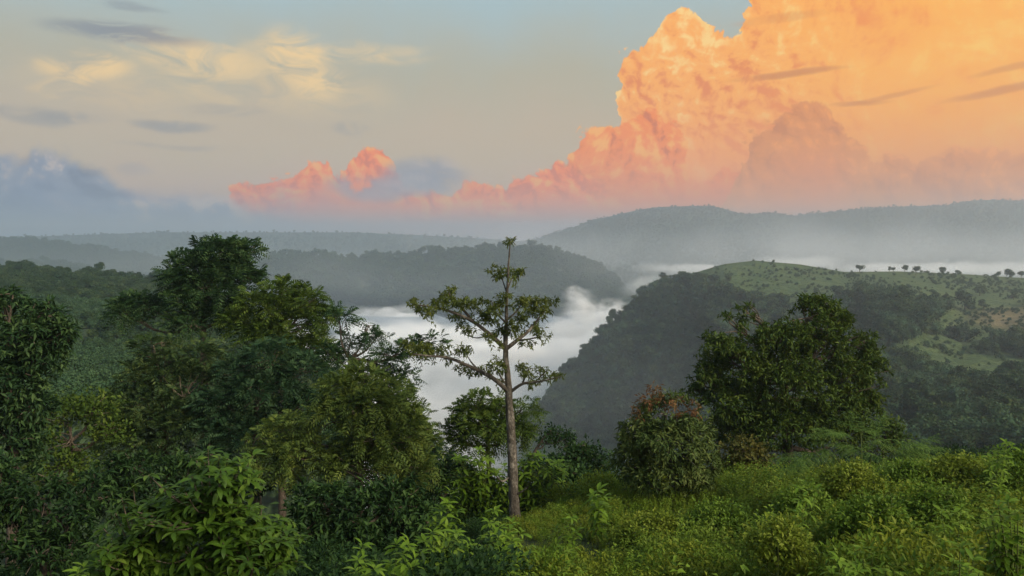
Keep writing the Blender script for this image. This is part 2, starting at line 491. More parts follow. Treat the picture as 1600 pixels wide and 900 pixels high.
def foliage(P, O, kind, size):
    """sprays of leaves at points P with outward directions O"""
    n = len(P)
    if kind == 'frond':
        k = 3
        PP = np.repeat(P, k, 0); D = unit(np.repeat(O, k, 0) * .7 + rng.normal(size=(n * k, 3)) * .6 + np.array([[0, 0, .22]]))
        return fronds(PP, D, size * rng.uniform(.7, 1.3, n * k), 5)
    if kind == 'palmate':
        k = 8
        PP = np.repeat(P, k, 0) + rng.normal(size=(n * k, 3)) * size * .22
        D = unit(np.repeat(O, k, 0) * .45 + rng.normal(size=(n * k, 3)) * .8 - np.array([[0, 0, .12]]))
        Nn = unit(np.array([[0, 0, 1.]]) + .5 * rng.normal(size=(n * k, 3)))
        return leaves_simple(PP, D, Nn, size * rng.uniform(.6, 1.2, n * k), size * .34, .15, .3)
    if kind == 'hang':
        k = 8
        PP = np.repeat(P, k, 0) + rng.normal(size=(n * k, 3)) * size * .3
        D = unit(np.repeat(O, k, 0) * .6 + rng.normal(size=(n * k, 3)) * .5 - np.array([[0, 0, .32]]))
        Nn = unit(np.repeat(O, k, 0) + np.array([[0, 0, .6]]) + .4 * rng.normal(size=(n * k, 3)))
        return leaves_simple(PP, D, Nn, size * rng.uniform(.6, 1.2, n * k), size * .30, .12, .25)
    if kind == 'small':
        k = 9
        PP = np.repeat(P, k, 0) + rng.normal(size=(n * k, 3)) * size * .75
        D = unit(np.repeat(O, k, 0) * .5 + rng.normal(size=(n * k, 3)) * .8)
        Nn = unit(np.array([[0, 0, 1.]]) + .7 * rng.normal(size=(n * k, 3)))
        return leaves_simple(PP, D, Nn, size * rng.uniform(.6, 1.3, n * k), size * .55, .1, .15)
    if kind == 'whorl':
        k = 7
        ph = (np.tile(np.arange(k), n) * 2.4 + np.repeat(rng.uniform(0, 6.28, n), k))
        ax = unit(np.repeat(O, k, 0) * .7 + np.array([[0, 0, .8]]))
        s1 = unit(np.cross(ax, np.array([[.3, 1., .1]]))); s2 = np.cross(ax, s1)
        out = s1 * np.cos(ph)[:, None] + s2 * np.sin(ph)[:, None]
        D = unit(out + ax * rng.uniform(.05, .9, n * k)[:, None])
        Nn = unit(ax - out * .3)
        return leaves_big(np.repeat(P, k, 0) - ax * size * rng.uniform(0, .35, n * k)[:, None], D, Nn, size * rng.uniform(.7, 1.15, n * k), size * .34, .14, rng.uniform(.25, .6, n * k))


def ground_z(x, y):
    x = np.asarray(x, float); y = np.asarray(y, float)
    side = .125 * 10.5 * np.tanh(x / 10.5) - .10 * np.maximum(0, -x - 1)
    z = -3.1 - .235 * y + side
    r = np.hypot(x, y)
    far = np.maximum(0, y - 18 - .1 * np.maximum(x, 0))
    z = z - .30 * far * (1 - np.exp(-far / 14))
    back = np.maximum(0, -y); z = np.where(y < 0, -3.1 + side - .02 * back, z)
    z = z + .18 * smooth_noise(x * .35, y * .35, 3, 3)
    floor_ = -182 + 6 * smooth_noise(x * .006, y * .006, 11, 3)
    k = np.clip((r - 300) / 150, 0, 1); z = z * (1 - k) + floor_ * k
    return np.maximum(z, floor_)


# ------------------------------------------------------------------ terrain
def polar_ground():
    a = np.linspace(-math.pi, math.pi, 193)[:-1]
    r = np.concatenate([[0.3], np.geomspace(1.2, 60, 70), np.geomspace(66, 500, 50), np.geomspace(560, 9000, 24)])
    Rg, Ag = np.meshgrid(r, a, indexing='ij')
    x = Rg * np.sin(Ag); y = Rg * np.cos(Ag); z = ground_z(x, y)
    V = np.stack([x, y, z], -1).reshape(-1, 3); nA = len(a)
    i = np.arange(len(r) - 1)[:, None] * nA; j = np.arange(nA)[None]; j2 = (j + 1) % nA
    f = np.stack([i + j, i + nA + j, i + nA + j2, i + j2], -1).reshape(-1, 4)
    return tag(mesh_obj('ground', V, f, M['soil'], smooth=True), 'dark soil slope under the undergrowth falling away to the valley floor', kind='structure')


polar_ground()
S = 0.6                                    # the drawn distances below are scaled by this


def hill(name, cols, mat, label, ncol=160, nrow=40, rough=3.0, nscale=.012, back=.45, seed=1, attrs=None, sc=1.0):
    """a hill from columns (px, [(distance, row) ... up to the ridge]); behind the ridge it falls away"""
    cols = sorted(cols); pxs = np.array([c[0] for c in cols], float)
    K = 14; tt = np.linspace(0, 1, K)
    Rm = np.zeros((len(cols), K)); Ym = np.zeros((len(cols), K))
    for i, (px, pts) in enumerate(cols):
        r = np.array([p[0] for p in pts], float) * S * sc; yv = np.array([p[1] for p in pts], float)
        q = np.linspace(0, 1, len(pts))
        Rm[i] = np.interp(tt, q, r); Ym[i] = np.interp(tt, q, yv)
    cx = np.linspace(pxs[0], pxs[-1], ncol); t = np.linspace(0, 1, nrow)
    R1 = np.array([np.interp(cx, pxs, Rm[:, k]) for k in range(K)]).T
    Y1 = np.array([np.interp(cx, pxs, Ym[:, k]) for k in range(K)]).T
    R2 = np.array([np.interp(t, tt, R1[i]) for i in range(ncol)]); Y2 = np.array([np.interp(t, tt, Y1[i]) for i in range(ncol)])
    ker = np.array([1, 2, 3, 2, 1.]) / 9
    for _ in range(2):
        Yp = np.pad(Y2, ((0, 0), (2, 2)), mode='edge'); Y2b = sum(ker[k] * Yp[:, k:k + nrow] for k in range(5)); Y2b[:, -1] = Y2[:, -1]; Y2 = Y2b
    P = at(cx[:, None], Y2, R2)                       # (ncol, nrow, 3)
    nz = rough * smooth_noise(P[..., 0] * nscale, P[..., 1] * nscale, seed, 5)
    P[..., 2] += nz * np.minimum(1, (1 - t)[None] * 4 + .15)
    d = unit(P[:, -1] * np.array([1, 1, 0]))
    nb = 10; bk = []
    for k in range(1, nb + 1):
        s = (k / nb) ** 1.3 * 420
        q = P[:, -1] + d * s; q[:, 2] = P[:, -1, 2] - back * s * (1 - math.exp(-s / 60)); bk.append(q)
    G = np.concatenate([P, np.stack(bk, 1)], 1)
    # skirt at the foot
    ft = P[:, :1] - d[:, None] * 60; ft[..., 2] = P[:, :1, 2] - 70
    G = np.concatenate([ft, G], 1)
    nr = G.shape[1]
    i = np.arange(ncol - 1)[:, None] * nr; j = np.arange(nr - 1)[None]
    f = np.stack([i + j, i + nr + j, i + nr + j + 1, i + j + 1], -1).reshape(-1, 4)
    o = mesh_obj(name, G.reshape(-1, 3), f, mat, smooth=True)
    tag(o, label, kind='structure')
    if attrs:
        for an, fn in attrs.items():
            v = np.zeros((ncol, nr)); v[:, 1:1 + nrow] = fn(cx[:, None] + 0 * Y2, Y2)
            v[:, 1 + nrow:] = v[:, nrow:nrow + 1]
            at_ = o.data.attributes.new(an, 'FLOAT', 'POINT'); at_.data.foreach_set('value', v.ravel().astype(np.float32))
    return dict(obj=o, P=P, px=cx, py=Y2)


def ridge(pts, r0, r1, foot, pmid=.55):
    return [(x, [(r0, foot), (r0 + (r1 - r0) * .5, foot + (y - foot) * pmid), (r1, y)]) for x, y in pts]


far_ridge = hill('hill', ridge([(-700, 380), (-300, 374), (0, 371), (130, 367), (250, 363), (400, 363), (550, 363), (650, 367), (760, 373), (850, 380), (1000, 390), (1200, 400)],
                 4300, 5200, 402), M['hill_far'], 'flat faint blue ridge on the horizon under the grey cloud', 200, 16, 6, .002, seed=21)
mountain = hill('mountain', ridge([(740, 405), (790, 384), (820, 377), (845, 371), (870, 363), (900, 354), (925, 344), (960, 337), (1000, 327), (1030, 323), (1060, 322), (1090, 321), (1112, 321), (1135, 327), (1160, 334),
                 (1190, 333), (1215, 333), (1240, 337), (1265, 334), (1290, 332), (1320, 329), (1345, 326), (1375, 325), (1400, 323), (1440, 322), (1480, 321), (1500, 316), (1525, 313), (1560, 312), (1600, 314),
                 (1700, 322), (1850, 335), (2100, 350), (2500, 365)], 2900, 4500, 428, .42), M['hill_far'], 'long hazy grey mountain ridge under the orange cloud', 260, 30, 16, .004, seed=5)
left_far = hill('hill', ridge([(-700, 360), (-300, 366), (0, 374), (50, 375), (100, 382), (160, 389), (220, 401), (265, 409), (330, 418), (420, 430), (520, 445), (600, 460)], 2500, 3200, 455),
                M['hill_far'], 'hazy forested hill at the left edge below the grey cloud', 130, 24, 6, .01, seed=8)
left_mid = hill('hill', ridge([(-600, 395), (-300, 400), (0, 412), (60, 409), (100, 413), (130, 418), (165, 430), (210, 440), (260, 450), (330, 465)], 1900, 2400, 480),
                M['hill_far'], 'low forested spur in front of the far left hill', 90, 20, 5, .012, seed=9)
small_hill = hill('hill', ridge([(880, 450), (925, 432), (950, 417), (985, 415), (1010, 421), (1040, 424), (1080, 434), (1130, 450)], 2600, 3000, 465, .6),
                  M['hill_far'], 'small pale hill between the middle hill and the right hill', 60, 18, 3, .02, seed=10)
mid_hill = hill('hill', [(x, [(1850, 500), (2000, 478), (2150, 478 + (y - 478) * .5), (2400, y)]) for x, y in
                [(220, 470), (280, 450), (330, 430), (370, 414), (400, 407), (440, 398), (480, 399), (520, 402), (560, 404), (600, 401), (640, 398), (690, 392), (740, 388), (780, 386), (830, 386), (870, 392),
                 (905, 404), (935, 415), (955, 432), (972, 452), (990, 470), (1010, 485)]],
                M['hill_far'], 'forested hill in the middle distance rising out of the valley fog', 160, 30, 9, .014, seed=12)
left_hill = hill('hill', [(-500, [(150, 640), (300, 520), (450, 450), (800, 395)]), (-200, [(150, 645), (300, 530), (450, 465), (850, 412)]),
                 (0, [(150, 650), (300, 560), (500, 480), (900, 428)]), (40, [(150, 650), (300, 565), (500, 480), (900, 424)]), (75, [(150, 655), (300, 565), (500, 482), (900, 427)]),
                 (110, [(150, 660), (300, 570), (500, 485), (900, 437)]), (150, [(150, 665), (300, 575), (500, 488), (880, 434)]), (190, [(150, 670), (300, 580), (500, 492), (850, 442)]),
                 (230, [(150, 675), (300, 585), (500, 500), (820, 446)]), (270, [(150, 680), (300, 590), (500, 510), (800, 446)]), (330, [(150, 690), (300, 600), (500, 530), (760, 460)]),
                 (400, [(150, 700), (300, 620), (500, 560), (720, 500)]), (480, [(150, 720), (300, 650), (450, 600), (650, 550)]), (560, [(150, 750), (250, 700), (400, 660), (550, 620)])],
                 M['hill_far'], 'dark green wooded hillside behind the trees on the left', 120, 50, 2, .045, seed=14, sc=.62)


def g_meadow(px, py):
    e = lambda x, y, rx, ry: np.clip(1.35 - ((px - x) / rx) ** 2 - ((py - y) / ry) ** 2, 0, 1)
    m = np.maximum.reduce([e(1500, 455, 260, 24), e(1330, 455, 90, 12), e(1190, 424, 120, 18), e(1560, 580, 110, 26), e(1450, 545, 80, 20), e(1560, 500, 100, 28), e(1420, 432, 120, 10), e(1170, 455, 30, 8), np.clip((px - 1110) / 60, 0, 1) * np.clip((474 - py) / 22, 0, 1) * np.where(py < 452, .9, .75)])
    return np.clip(m + .25 * smooth_noise(px * .03, py * .09, 31, 3) * (m > .05), 0, 1)


def g_dry(px, py):
    e = lambda x, y, rx, ry: np.clip(1.3 - ((px - x) / rx) ** 2 - ((py - y) / ry) ** 2, 0, 1)
    return np.clip(np.maximum.reduce([e(1600, 500, 85, 20), e(1160, 452, 30, 8) * .5, e(1350, 452, 60, 6) * .5, e(1700, 500, 140, 30)]) + .2 * smooth_noise(px * .05, py * .1, 37, 3), 0, 1) * (e(1600, 500, 140, 40) > 0)


right_hill = hill('hill', [(815, [(880, 690), (900, 680), (930, 670), (950, 662)]), (840, [(860, 690), (900, 670), (930, 655), (960, 640)]), (870, [(840, 690), (880, 660), (940, 625), (1000, 588)]),
                  (920, [(800, 700), (860, 650), (930, 600), (1000, 545)]), (960, [(750, 700), (850, 620), (950, 550), (1020, 500)]), (1000, [(700, 705), (850, 600), (950, 520), (1030, 464)]),
                  (1040, [(600, 710), (800, 590), (950, 490), (1040, 436)]), (1090, [(550, 715), (800, 560), (950, 456), (1030, 425)]), (1130, [(500, 715), (700, 580), (900, 445), (1010, 413)]),
                  (1180, [(450, 720), (650, 600), (800, 500), (950, 428), (1000, 407)]), (1250, [(400, 720), (600, 605), (750, 520), (900, 447), (1000, 413)]),
                  (1320, [(350, 725), (550, 610), (650, 540), (800, 465), (1000, 425)]), (1400, [(300, 730), (450, 625), (560, 560), (640, 490), (750, 462), (1000, 424)]),
                  (1500, [(280, 730), (420, 640), (540, 570), (660, 520), (800, 470), (1000, 428)]), (1600, [(260, 730), (400, 640), (540, 570), (660, 510), (800, 470), (1000, 434)]),
                  (1750, [(260, 730), (400, 640), (540, 570), (660, 510), (800, 470), (1000, 436)]), (2100, [(260, 720), (400, 630), (540, 560), (660, 510), (800, 470), (1000, 430)])],
                  M['hill_right'], 'right hill with wooded flank, meadows and scattered trees on its top', 220, 70, 2.0, .03, .35, 15, {'meadow': g_meadow, 'dry': g_dry})

# ------------------------------------------------------------------ far woods (stuff, instanced crowns)
tree_lib = bpy.data.collections.new('far_tree_library')
plant_lib = bpy.data.collections.new('plantation_library')


def far_tree_mesh(name, mat, tall, nleaf, link=False, leaf=1.0):
    lob = [((rng.uniform(-.34, .34), rng.uniform(-.34, .34), tall * rng.uniform(.34, .85)), rng.uniform(.17, .36)) for _ in range(7)]
    parts = []
    for c, r in lob:
        n = nleaf // 7
        P, O = in_ell(n, np.array(c), np.array([r, r, r * .8]), .72)
        D = unit(O * .5 + rng.normal(size=(n, 3)) * .7); Nn = unit(O + np.array([[0, 0, .5]]) + .4 * rng.normal(size=(n, 3)))
        parts.append(leaves_simple(P, D, Nn, rng.uniform(.13, .24, n) * leaf, .14 * leaf, .1, .2))
        a = np.array([[0, 0, 1], [0, 0, -1], [1, 0, 0], [-1, 0, 0], [0, 1, 0], [0, -1, 0.]]) * r * .72 + c
        parts.append((a, np.array([(0, 2, 4), (0, 4, 3), (0, 3, 5), (0, 5, 2), (1, 4, 2), (1, 3, 4), (1, 5, 3), (1, 2, 5)])))
    V, f = join(parts)
    tv, tf = tube([(0, 0, -.3), (0, 0, tall * .6)], [.05, .03], 4)
    tf = np.concatenate([tf[:, [0, 1, 2]], tf[:, [0, 2, 3]]], 0)
    V, f = join([(V, f), (tv, tf)])
    return mesh_obj(name, V, f, mat, link=link)


for k in range(5):
    tree_lib.objects.link(far_tree_mesh('wood_tree', M['forest'], [1.0, 1.25, .9, 1.45, 1.1][k], 240))
fine_lib = bpy.data.collections.new('near_wood_library')
for k in range(6):
    fine_lib.objects.link(far_tree_mesh('wood_tree', M['forest'], [1.0, 1.3, .85, 1.5, 1.1, .95][k], 1100, leaf=.5))
for k in range(3):
    fine_lib.objects.link(far_tree_mesh('wood_tree', M['plant'], [1.0, 1.2, .85][k], 1000, leaf=.5))
for k in range(3):
    plant_lib.objects.link(far_tree_mesh('plantation_tree', M['plant'], [1.0, 1.15, .9][k], 700, leaf=.6))


def gn_scatter(name, pts, scl, var, coll, label, tilt=.12):
    pts = np.asarray(pts, np.float32); n = len(pts)
    me = bpy.data.meshes.new(name); me.vertices.add(n); me.vertices.foreach_set('co', pts.ravel())
    a = me.attributes.new('scl', 'FLOAT', 'POINT'); a.data.foreach_set('value', np.asarray(scl, np.float32))
    a = me.attributes.new('var', 'INT', 'POINT'); a.data.foreach_set('value', np.asarray(var, np.int32))
    rot = np.stack([rng.normal(0, tilt, n), rng.normal(0, tilt, n), rng.uniform(0, 6.28, n)], 1).astype(np.float32)
    a = me.attributes.new('rot', 'FLOAT_VECTOR', 'POINT'); a.data.foreach_set('vector', rot.ravel())
    o = bpy.data.objects.new(name, me); C.objects.link(o)
    ng = bpy.data.node_groups.new(name, 'GeometryNodeTree')
    ng.interface.new_socket('Geometry', in_out='INPUT', socket_type='NodeSocketGeometry')
    ng.interface.new_socket('Geometry', in_out='OUTPUT', socket_type='NodeSocketGeometry')
    gi = ng.nodes.new('NodeGroupInput'); go = ng.nodes.new('NodeGroupOutput')
    ip = ng.nodes.new('GeometryNodeInstanceOnPoints'); ci = ng.nodes.new('GeometryNodeCollectionInfo')
    ci.inputs['Collection'].default_value = coll; ci.inputs['Separate Children'].default_value = True; ci.inputs['Reset Children'].default_value = True
    def na(nm, ty):
        x = ng.nodes.new('GeometryNodeInputNamedAttribute'); x.data_type = ty; x.inputs['Name'].default_value = nm
        return x.outputs['Attribute']
    L = ng.links.new
    L(gi.outputs[0], ip.inputs['Points']); L(ci.outputs[0], ip.inputs['Instance'])
    ip.inputs['Pick Instance'].default_value = True
    L(na('var', 'INT'), ip.inputs['Instance Index']); L(na('scl', 'FLOAT'), ip.inputs['Scale'])
    er = ng.nodes.new('FunctionNodeEulerToRotation'); L(na('rot', 'FLOAT_VECTOR'), er.inputs[0]); L(er.outputs[0], ip.inputs['Rotation'])
    L(ip.outputs[0], go.inputs[0])
    md = o.modifiers.new('scatter', 'NODES'); md.node_group = ng
    return tag(o, label, kind='stuff')


def sample_hill(h, spacing, keep=None):
    P = h['P']; nc, nr, _ = P.shape
    e1 = P[1:, :-1] - P[:-1, :-1]; e2 = P[:-1, 1:] - P[:-1, :-1]
    area = np.linalg.norm(np.cross(e1, e2), axis=-1)
    n = int(area.sum() / spacing ** 2)
    idx = rng.choice(area.size, n, p=(area / area.sum()).ravel()); i, j = np.unravel_index(idx, area.shape)
    u = rng.random(n); v = rng.random(n)
    bl = lambda Q: (Q[i, j] * ((1 - u) * (1 - v)).reshape((-1,) + (1,) * (Q.ndim - 2)) + Q[i + 1, j] * (u * (1 - v)).reshape((-1,) + (1,) * (Q.ndim - 2))
                    + Q[i, j + 1] * ((1 - u) * v).reshape((-1,) + (1,) * (Q.ndim - 2)) + Q[i + 1, j + 1] * (u * v).reshape((-1,) + (1,) * (Q.ndim - 2)))
    pts = bl(P); pxg = np.broadcast_to(h['px'][:, None], h['py'].shape)
    px = bl(pxg); py = bl(h['py'])
    vis = (px > -120) & (px < 1720)
    if keep is not None: vis &= rng.random(n) < keep(px, py)
    return pts[vis], px[vis], py[vis]


def wood(h, spacing, size, label, keep=None, coll=tree_lib, nv=5, sd=.3, name='forest', sizefn=None):
    p, px, py = sample_hill(h, spacing, keep)
    s = size * np.exp(rng.normal(0, sd, len(p)).clip(-.9, .45))
    if sizefn is not None: s = s * sizefn(px, py)
    p = p - np.array([0, 0, 1.]) * (s * .12)[:, None]
    print(name, len(p))
    return gn_scatter(name, p, s, rng.integers(0, nv, len(p)), coll, label)


wood(mountain, 12, 5.5, 'distant forest covering the hazy grey mountain', sd=.3)
wood(far_ridge, 22, 7, 'distant forest along the flat blue ridge', sd=.3)
wood(left_far, 9, 9, 'hazy forest covering the far left hill')
wood(left_mid, 8, 8, 'hazy forest covering the low left spur')
wood(small_hill, 11, 7, 'thin forest on the small pale hill', lambda x, y: .6 + 0 * x)
wood(mid_hill, 7.5, 9, 'forest covering the hill in the middle distance')
lh_light = lambda x, y: np.clip(smooth_noise(x * .012, y * .03, 41, 2) * 1.4 + .7 - 1.2 * (y < 470), 0, 1)
wood(left_hill, 2.5, 2.7, 'dark forest on the left hillside', lambda x, y: np.where(y < 462, 1, .95 * (1 - lh_light(x, y))), coll=fine_lib, nv=6, sd=.3, sizefn=lambda x, y: np.where(y < 455, 1.3, 1.0))
wood(left_hill, 2.1, 2.0, 'even light green plantation trees on the left hillside', lambda x, y: lh_light(x, y), plant_lib, 3, .15, 'plantation')
open_ = lambda x, y: np.clip(g_meadow(x, y) * 1.5, 0, 1)
hump = lambda x, y: np.clip(1.2 - ((x - 1375) / 85) ** 2 - ((y - 505) / 38) ** 2, 0, 1)
wood(right_hill, 5.0, 6.2, 'forest covering the flank of the right hill', lambda x, y: np.clip(1 - 1.3 * open_(x, y) + hump(x, y), .0, 1) * np.where((x > 1120) & (y < 462), .12, 1),
     coll=fine_lib, nv=9, sd=.42, sizefn=lambda x, y: np.where((x > 1150) & (y < 470), .5, np.where((x > 1030) & (y < 450), .6, 1.0)) + .15 * hump(x, y))
wood(right_hill, 2.6, 1.5, 'low shrubs dotted over the meadows of the right hill', lambda x, y: open_(x, y) * np.clip(.22 + .5 * smooth_noise(x * .03, y * .12, 91, 3), .03, .7), plant_lib, 3, .5, 'shrubbery')

# ------------------------------------------------------------------ single trees on the right hill
def hill_point(h, px, py):
    i = int(np.argmin(abs(h['px'] - px))); j = int(np.argmin(abs(h['py'][i] - py)))
    return h['P'][i, j]


def lone_tree(px, py, wpx, tall, label, group):
    p = hill_point(right_hill, px, py); s = wpx / F * p[1] / 1.25
    t = thing('tree', p, label, 'tree', group)
    th = tall * s
    V, f = tube(spline([(0, 0, -.5), (.02 * s, 0, th * .35), (0, .03 * s, th * .7)], 5), np.linspace(.05, .02, 5) * s, 6)
    mesh_obj('trunk', V, f, M['bark'], t, True)
    o = far_tree_mesh('crown', M['forest'], tall, 720, True, .7)
    o.data.transform(__import__('mathutils').Matrix.Scale(s, 4)); o.parent = t
    o.rotation_euler = (0, 0, rng.uniform(0, 6.28))


for (px, py, w, tl, lab) in [
    (1344, 424, 14, 1.0, 'small flat topped tree standing on the ridge right of the bare hilltop'),
    (1388, 424, 7, 1.5, 'smallest of the slim trees on the ridge line of the right hill'),
    (1396, 424, 7, 1.5, 'slim tree beside the smallest one on the ridge line of the right hill'),
    (1411, 423, 11, 1.3, 'upright tree on the ridge just left of the broad one'),
    (1433, 432, 15, 1.2, 'broad tree breaking the ridge line of the right hill above the dark wood'),
    (1470, 424, 13, 1.0, 'lone flat topped tree on the ridge right of the broad tree'),
    (1494, 428, 7, 1.0, 'tiny bush like tree on the ridge towards the right edge'),
    (1560, 430, 10, 1.0, 'low rounded tree on the ridge near the right edge'),
    (1578, 430, 16, .9, 'wide low tree on the ridge near the right edge'),
    (1597, 434, 10, 1.4, 'upright tree on the ridge at the right edge of the photo'),
    (1509, 490, 30, 1.25, 'dark round tree standing in the meadow beside the dry field'),
    (1538, 487, 17, 1.2, 'smaller dark tree in the meadow right of the round one'),
    (1528, 463, 20, 1.0, 'low spreading tree in the meadow behind the round one'),
    (1462, 474, 14, 1.4, 'grey green tree in the meadow above the dark wood'),
    (1306, 468, 20, 1.1, 'round tree at the left edge of the hill meadow'),
    (1352, 472, 13, 1.4, 'narrow tree on the top of the dark wood'),
    (1360, 462, 10, 1.5, 'narrow pale tree between the round tree and the dark wood'),
    (1581, 467, 14, 1.3, 'single tree on the meadow slope near the right edge')]:
    lone_tree(px, py, w, tl, lab, 'scattered trees on the right hill')


# ------------------------------------------------------------------ near trees
def px_line(pts, Yd, dY=None):
    P = np.array([at(p[0], p[1], Yd + (p[2] if len(p) > 2 else 0)) for p in pts])
    return P


def near_tree(name, label, cat, base, Yd, trunk, r0, lobes, kind, size, mat, spacing, bark='bark', group=None, extra=None, shell=.45, gaps=.25, twigs=True):
    """trunk: [(px,row[,dY])]; lobes: [(px,row,rx,ry[,dY[,depth factor]])] in pixels of the 1600 px frame at distance Yd"""
    k = Yd / F
    b0 = at(base[0], base[1], Yd)
    gz = float(ground_z(b0[0], b0[1])); b0[2] = gz - .05
    t = thing(name, b0, label, cat, group)
    TP = np.vstack([b0[None], px_line(trunk, Yd)]); TS = spline(TP, 14)
    V, f = tube(TS - b0, r0 * np.linspace(1, .28, 14) * (1 + .35 * np.exp(-np.linspace(0, 10, 14))), 8, .05)
    mesh_obj('trunk', V, f, M[bark], t, True)
    parts = []; TW = []
    for lb in lobes:
        px, py, rx, ry = lb[:4]; dY = lb[4] if len(lb) > 4 else 0.0; zf = lb[5] if len(lb) > 5 else 1.0
        c = at(px, py, Yd + dY); r = np.array([rx * k, (rx + ry) * .5 * k * zf, ry * k])
        # limb
        i = int(np.argmin(np.linalg.norm(TS - c, axis=1) + np.maximum(0, TS[:, 2] - c[2] + r[2] * .6) * 2)); st = TS[i]
        mid = (st + c) / 2 + np.array([0, 0, -.12 * np.linalg.norm(c - st)]) + rng.normal(size=3) * .06
        bs = spline([st, mid, c + np.array([0, 0, r[2] * .3])], 8)
        V, f = tube(bs - b0, r0 * np.linspace(.42, .10, 8), 6, .04)
        mesh_obj('branch', V, f, M[bark], t, True)
        R = (r[0] * r[1] * r[2]) ** (1 / 3)
        n = int(max(12, 4 * math.pi * R * R / spacing ** 2 * 1.25))
        P, O = in_ell(n, c, r, shell)
        g = smooth_noise(P[:, 0] * 1.3 / max(R, .5), P[:, 2] * 1.6 / max(R, .5) + P[:, 1], int(abs(px)) + 3, 3)
        kp = g > -1 + 2 * gaps * .8
        P, O = P[kp], O[kp]
        parts.append(foliage(P, O, kind, size))
        if twigs:
            q = rng.choice(len(P), min(len(P), 10), replace=False)
            for w in q:
                s0 = bs[rng.integers(4, 8)]
                TW.append(tube(spline([s0, (s0 + P[w]) / 2 + rng.normal(size=3) * .08, P[w]], 5) - b0, np.linspace(.10, .03, 5) * r0 + .004, 4))
    V, f = join(parts)
    mesh_obj('crown', V - b0, f, M[mat], t)
    if TW:
        V, f = join(TW); mesh_obj('twig', V, f, M[bark], t, True)['kind'] = 'stuff'
    for (nm, lobs, mt, sp, sz, lab) in extra or []:
        parts = []
        for (px, py, rx, ry, dY) in lobs:
            c = at(px, py, Yd + dY); r = np.array([rx * k, (rx + ry) * .5 * k, ry * k]); R = (r[0] * r[1] * r[2]) ** (1 / 3)
            P, O = in_ell(int(max(8, 4 * math.pi * R * R / sp ** 2)), c, r, shell); parts.append(foliage(P, O, kind, sz))
        V, f = join(parts); o = mesh_obj(nm, V - b0, f, M[mt], t)
        if lab: o['label'] = lab
    return t


G_L = 'trees crowding the slope on the left'
# tall feathery tree, top of the left group
near_tree('tree', 'tallest feathery tree of the left group, its crown against the blue hills', 'tree', (330, 830), 34, [(325, 700), (318, 560), (320, 470), (330, 420)], .24,
          [(350, 402, 40, 30), (385, 402, 22, 28, .5), (325, 395, 22, 22), (300, 425, 42, 30, -.3), (370, 432, 38, 28, .2), (280, 445, 26, 20), (330, 455, 52, 26, -.5), (390, 440, 16, 20), (345, 494, 44, 22, .3), (300, 505, 42, 22, -.8), (285, 478, 34, 22, -.8), (225, 480, 40, 24, .4), (190, 490, 26, 20)],
          'frond', .50, 'deep', .36, group=G_L)
near_tree('tree', 'feathery tree forming the right shoulder of the tallest left tree', 'tree', (440, 840), 33, [(440, 700), (438, 600), (435, 500)], .2,
          [(440, 462, 36, 22), (480, 472, 26, 22), (410, 480, 40, 28, -.5), (465, 505, 40, 30), (500, 500, 24, 26, .4), (420, 530, 46, 30, -.6), (490, 550, 36, 30), (380, 505, 30, 24, -.4)],
          'frond', .48, 'right', .36, group=G_L)
near_tree('tree', 'airy feathery tree whose thin sprays show against the white fog', 'tree', (560, 860), 30, [(560, 740), (552, 640), (545, 560)], .16,
          [(530, 500, 26, 22), (548, 535, 28, 20, .3), (520, 560, 30, 24), (575, 515, 18, 14), (590, 530, 20, 12), (605, 560, 26, 18, -.4), (640, 545, 34, 15, -.2), (670, 538, 26, 14), (625, 590, 26, 20, .3), (580, 590, 36, 24), (640, 625, 20, 14)],
          'frond', .42, 'deep', .36, group=G_L, gaps=.45)
near_tree('tree', 'olive green tree with a rounded feathery crown left of the slim trunk', 'tree', (560, 900), 24, [(562, 800), (560, 700), (565, 640)], .2,
          [(570, 592, 40, 26), (540, 610, 44, 28, -.4), (610, 620, 38, 30), (575, 640, 60, 36, -.8), (640, 665, 36, 34), (520, 660, 48, 36, -.6), (600, 690, 60, 40, -.9), (450, 680, 46, 34, -.3), (410, 690, 36, 26), (660, 700, 28, 26),
           (480, 720, 60, 44, -.8), (560, 745, 70, 46, -.9), (640, 740, 40, 36, -.3), (430, 730, 48, 34, -.5)],
          'frond', .40, 'olive', .34, group=G_L)
near_tree('tree', 'dark tree with a rounded brownish green top below the tallest left tree', 'tree', (260, 860), 29, [(262, 760), (255, 660), (250, 590)], .2,
          [(240, 545, 32, 20), (260, 575, 50, 32), (215, 590, 36, 28, -.4), (310, 560, 46, 34, .2), (300, 610, 56, 40, -.6), (230, 640, 56, 40, -.5), (180, 640, 40, 26), (350, 590, 36, 34), (290, 670, 70, 44, -.8), (200, 700, 60, 44, -.6)],
          'frond', .42, 'olive2', .38, group=G_L)
near_tree('tree', 'dense blue green tree in front of the two tallest left trees', 'tree', (400, 860), 28, [(402, 760), (400, 650), (405, 600)], .2,
          [(420, 560, 46, 30), (470, 580, 36, 26), (380, 580, 40, 30, .3), (410, 620, 64, 40, -.5), (350, 640, 46, 36, -.3), (470, 640, 40, 36, .2), (380, 690, 66, 46, -.6)],
          'frond', .44, 'blue', .38, group=G_L)
near_tree('tree', 'creeper hung tree at the left edge with a ragged overhanging crown', 'tree', (20, 900), 22, [(22, 780), (18, 640), (15, 540)], .24,
          [(20, 472, 46, 26), (70, 490, 34, 24), (-30, 490, 60, 46), (30, 530, 60, 40, -.4), (95, 515, 24, 18), (100, 530, 16, 26), (60, 560, 46, 34), (10, 600, 60, 50, -.5), (50, 640, 40, 40), (-30, 640, 60, 60), (10, 700, 60, 50, -.4)],
          'palmate', .24, 'deep', .30, group=G_L)
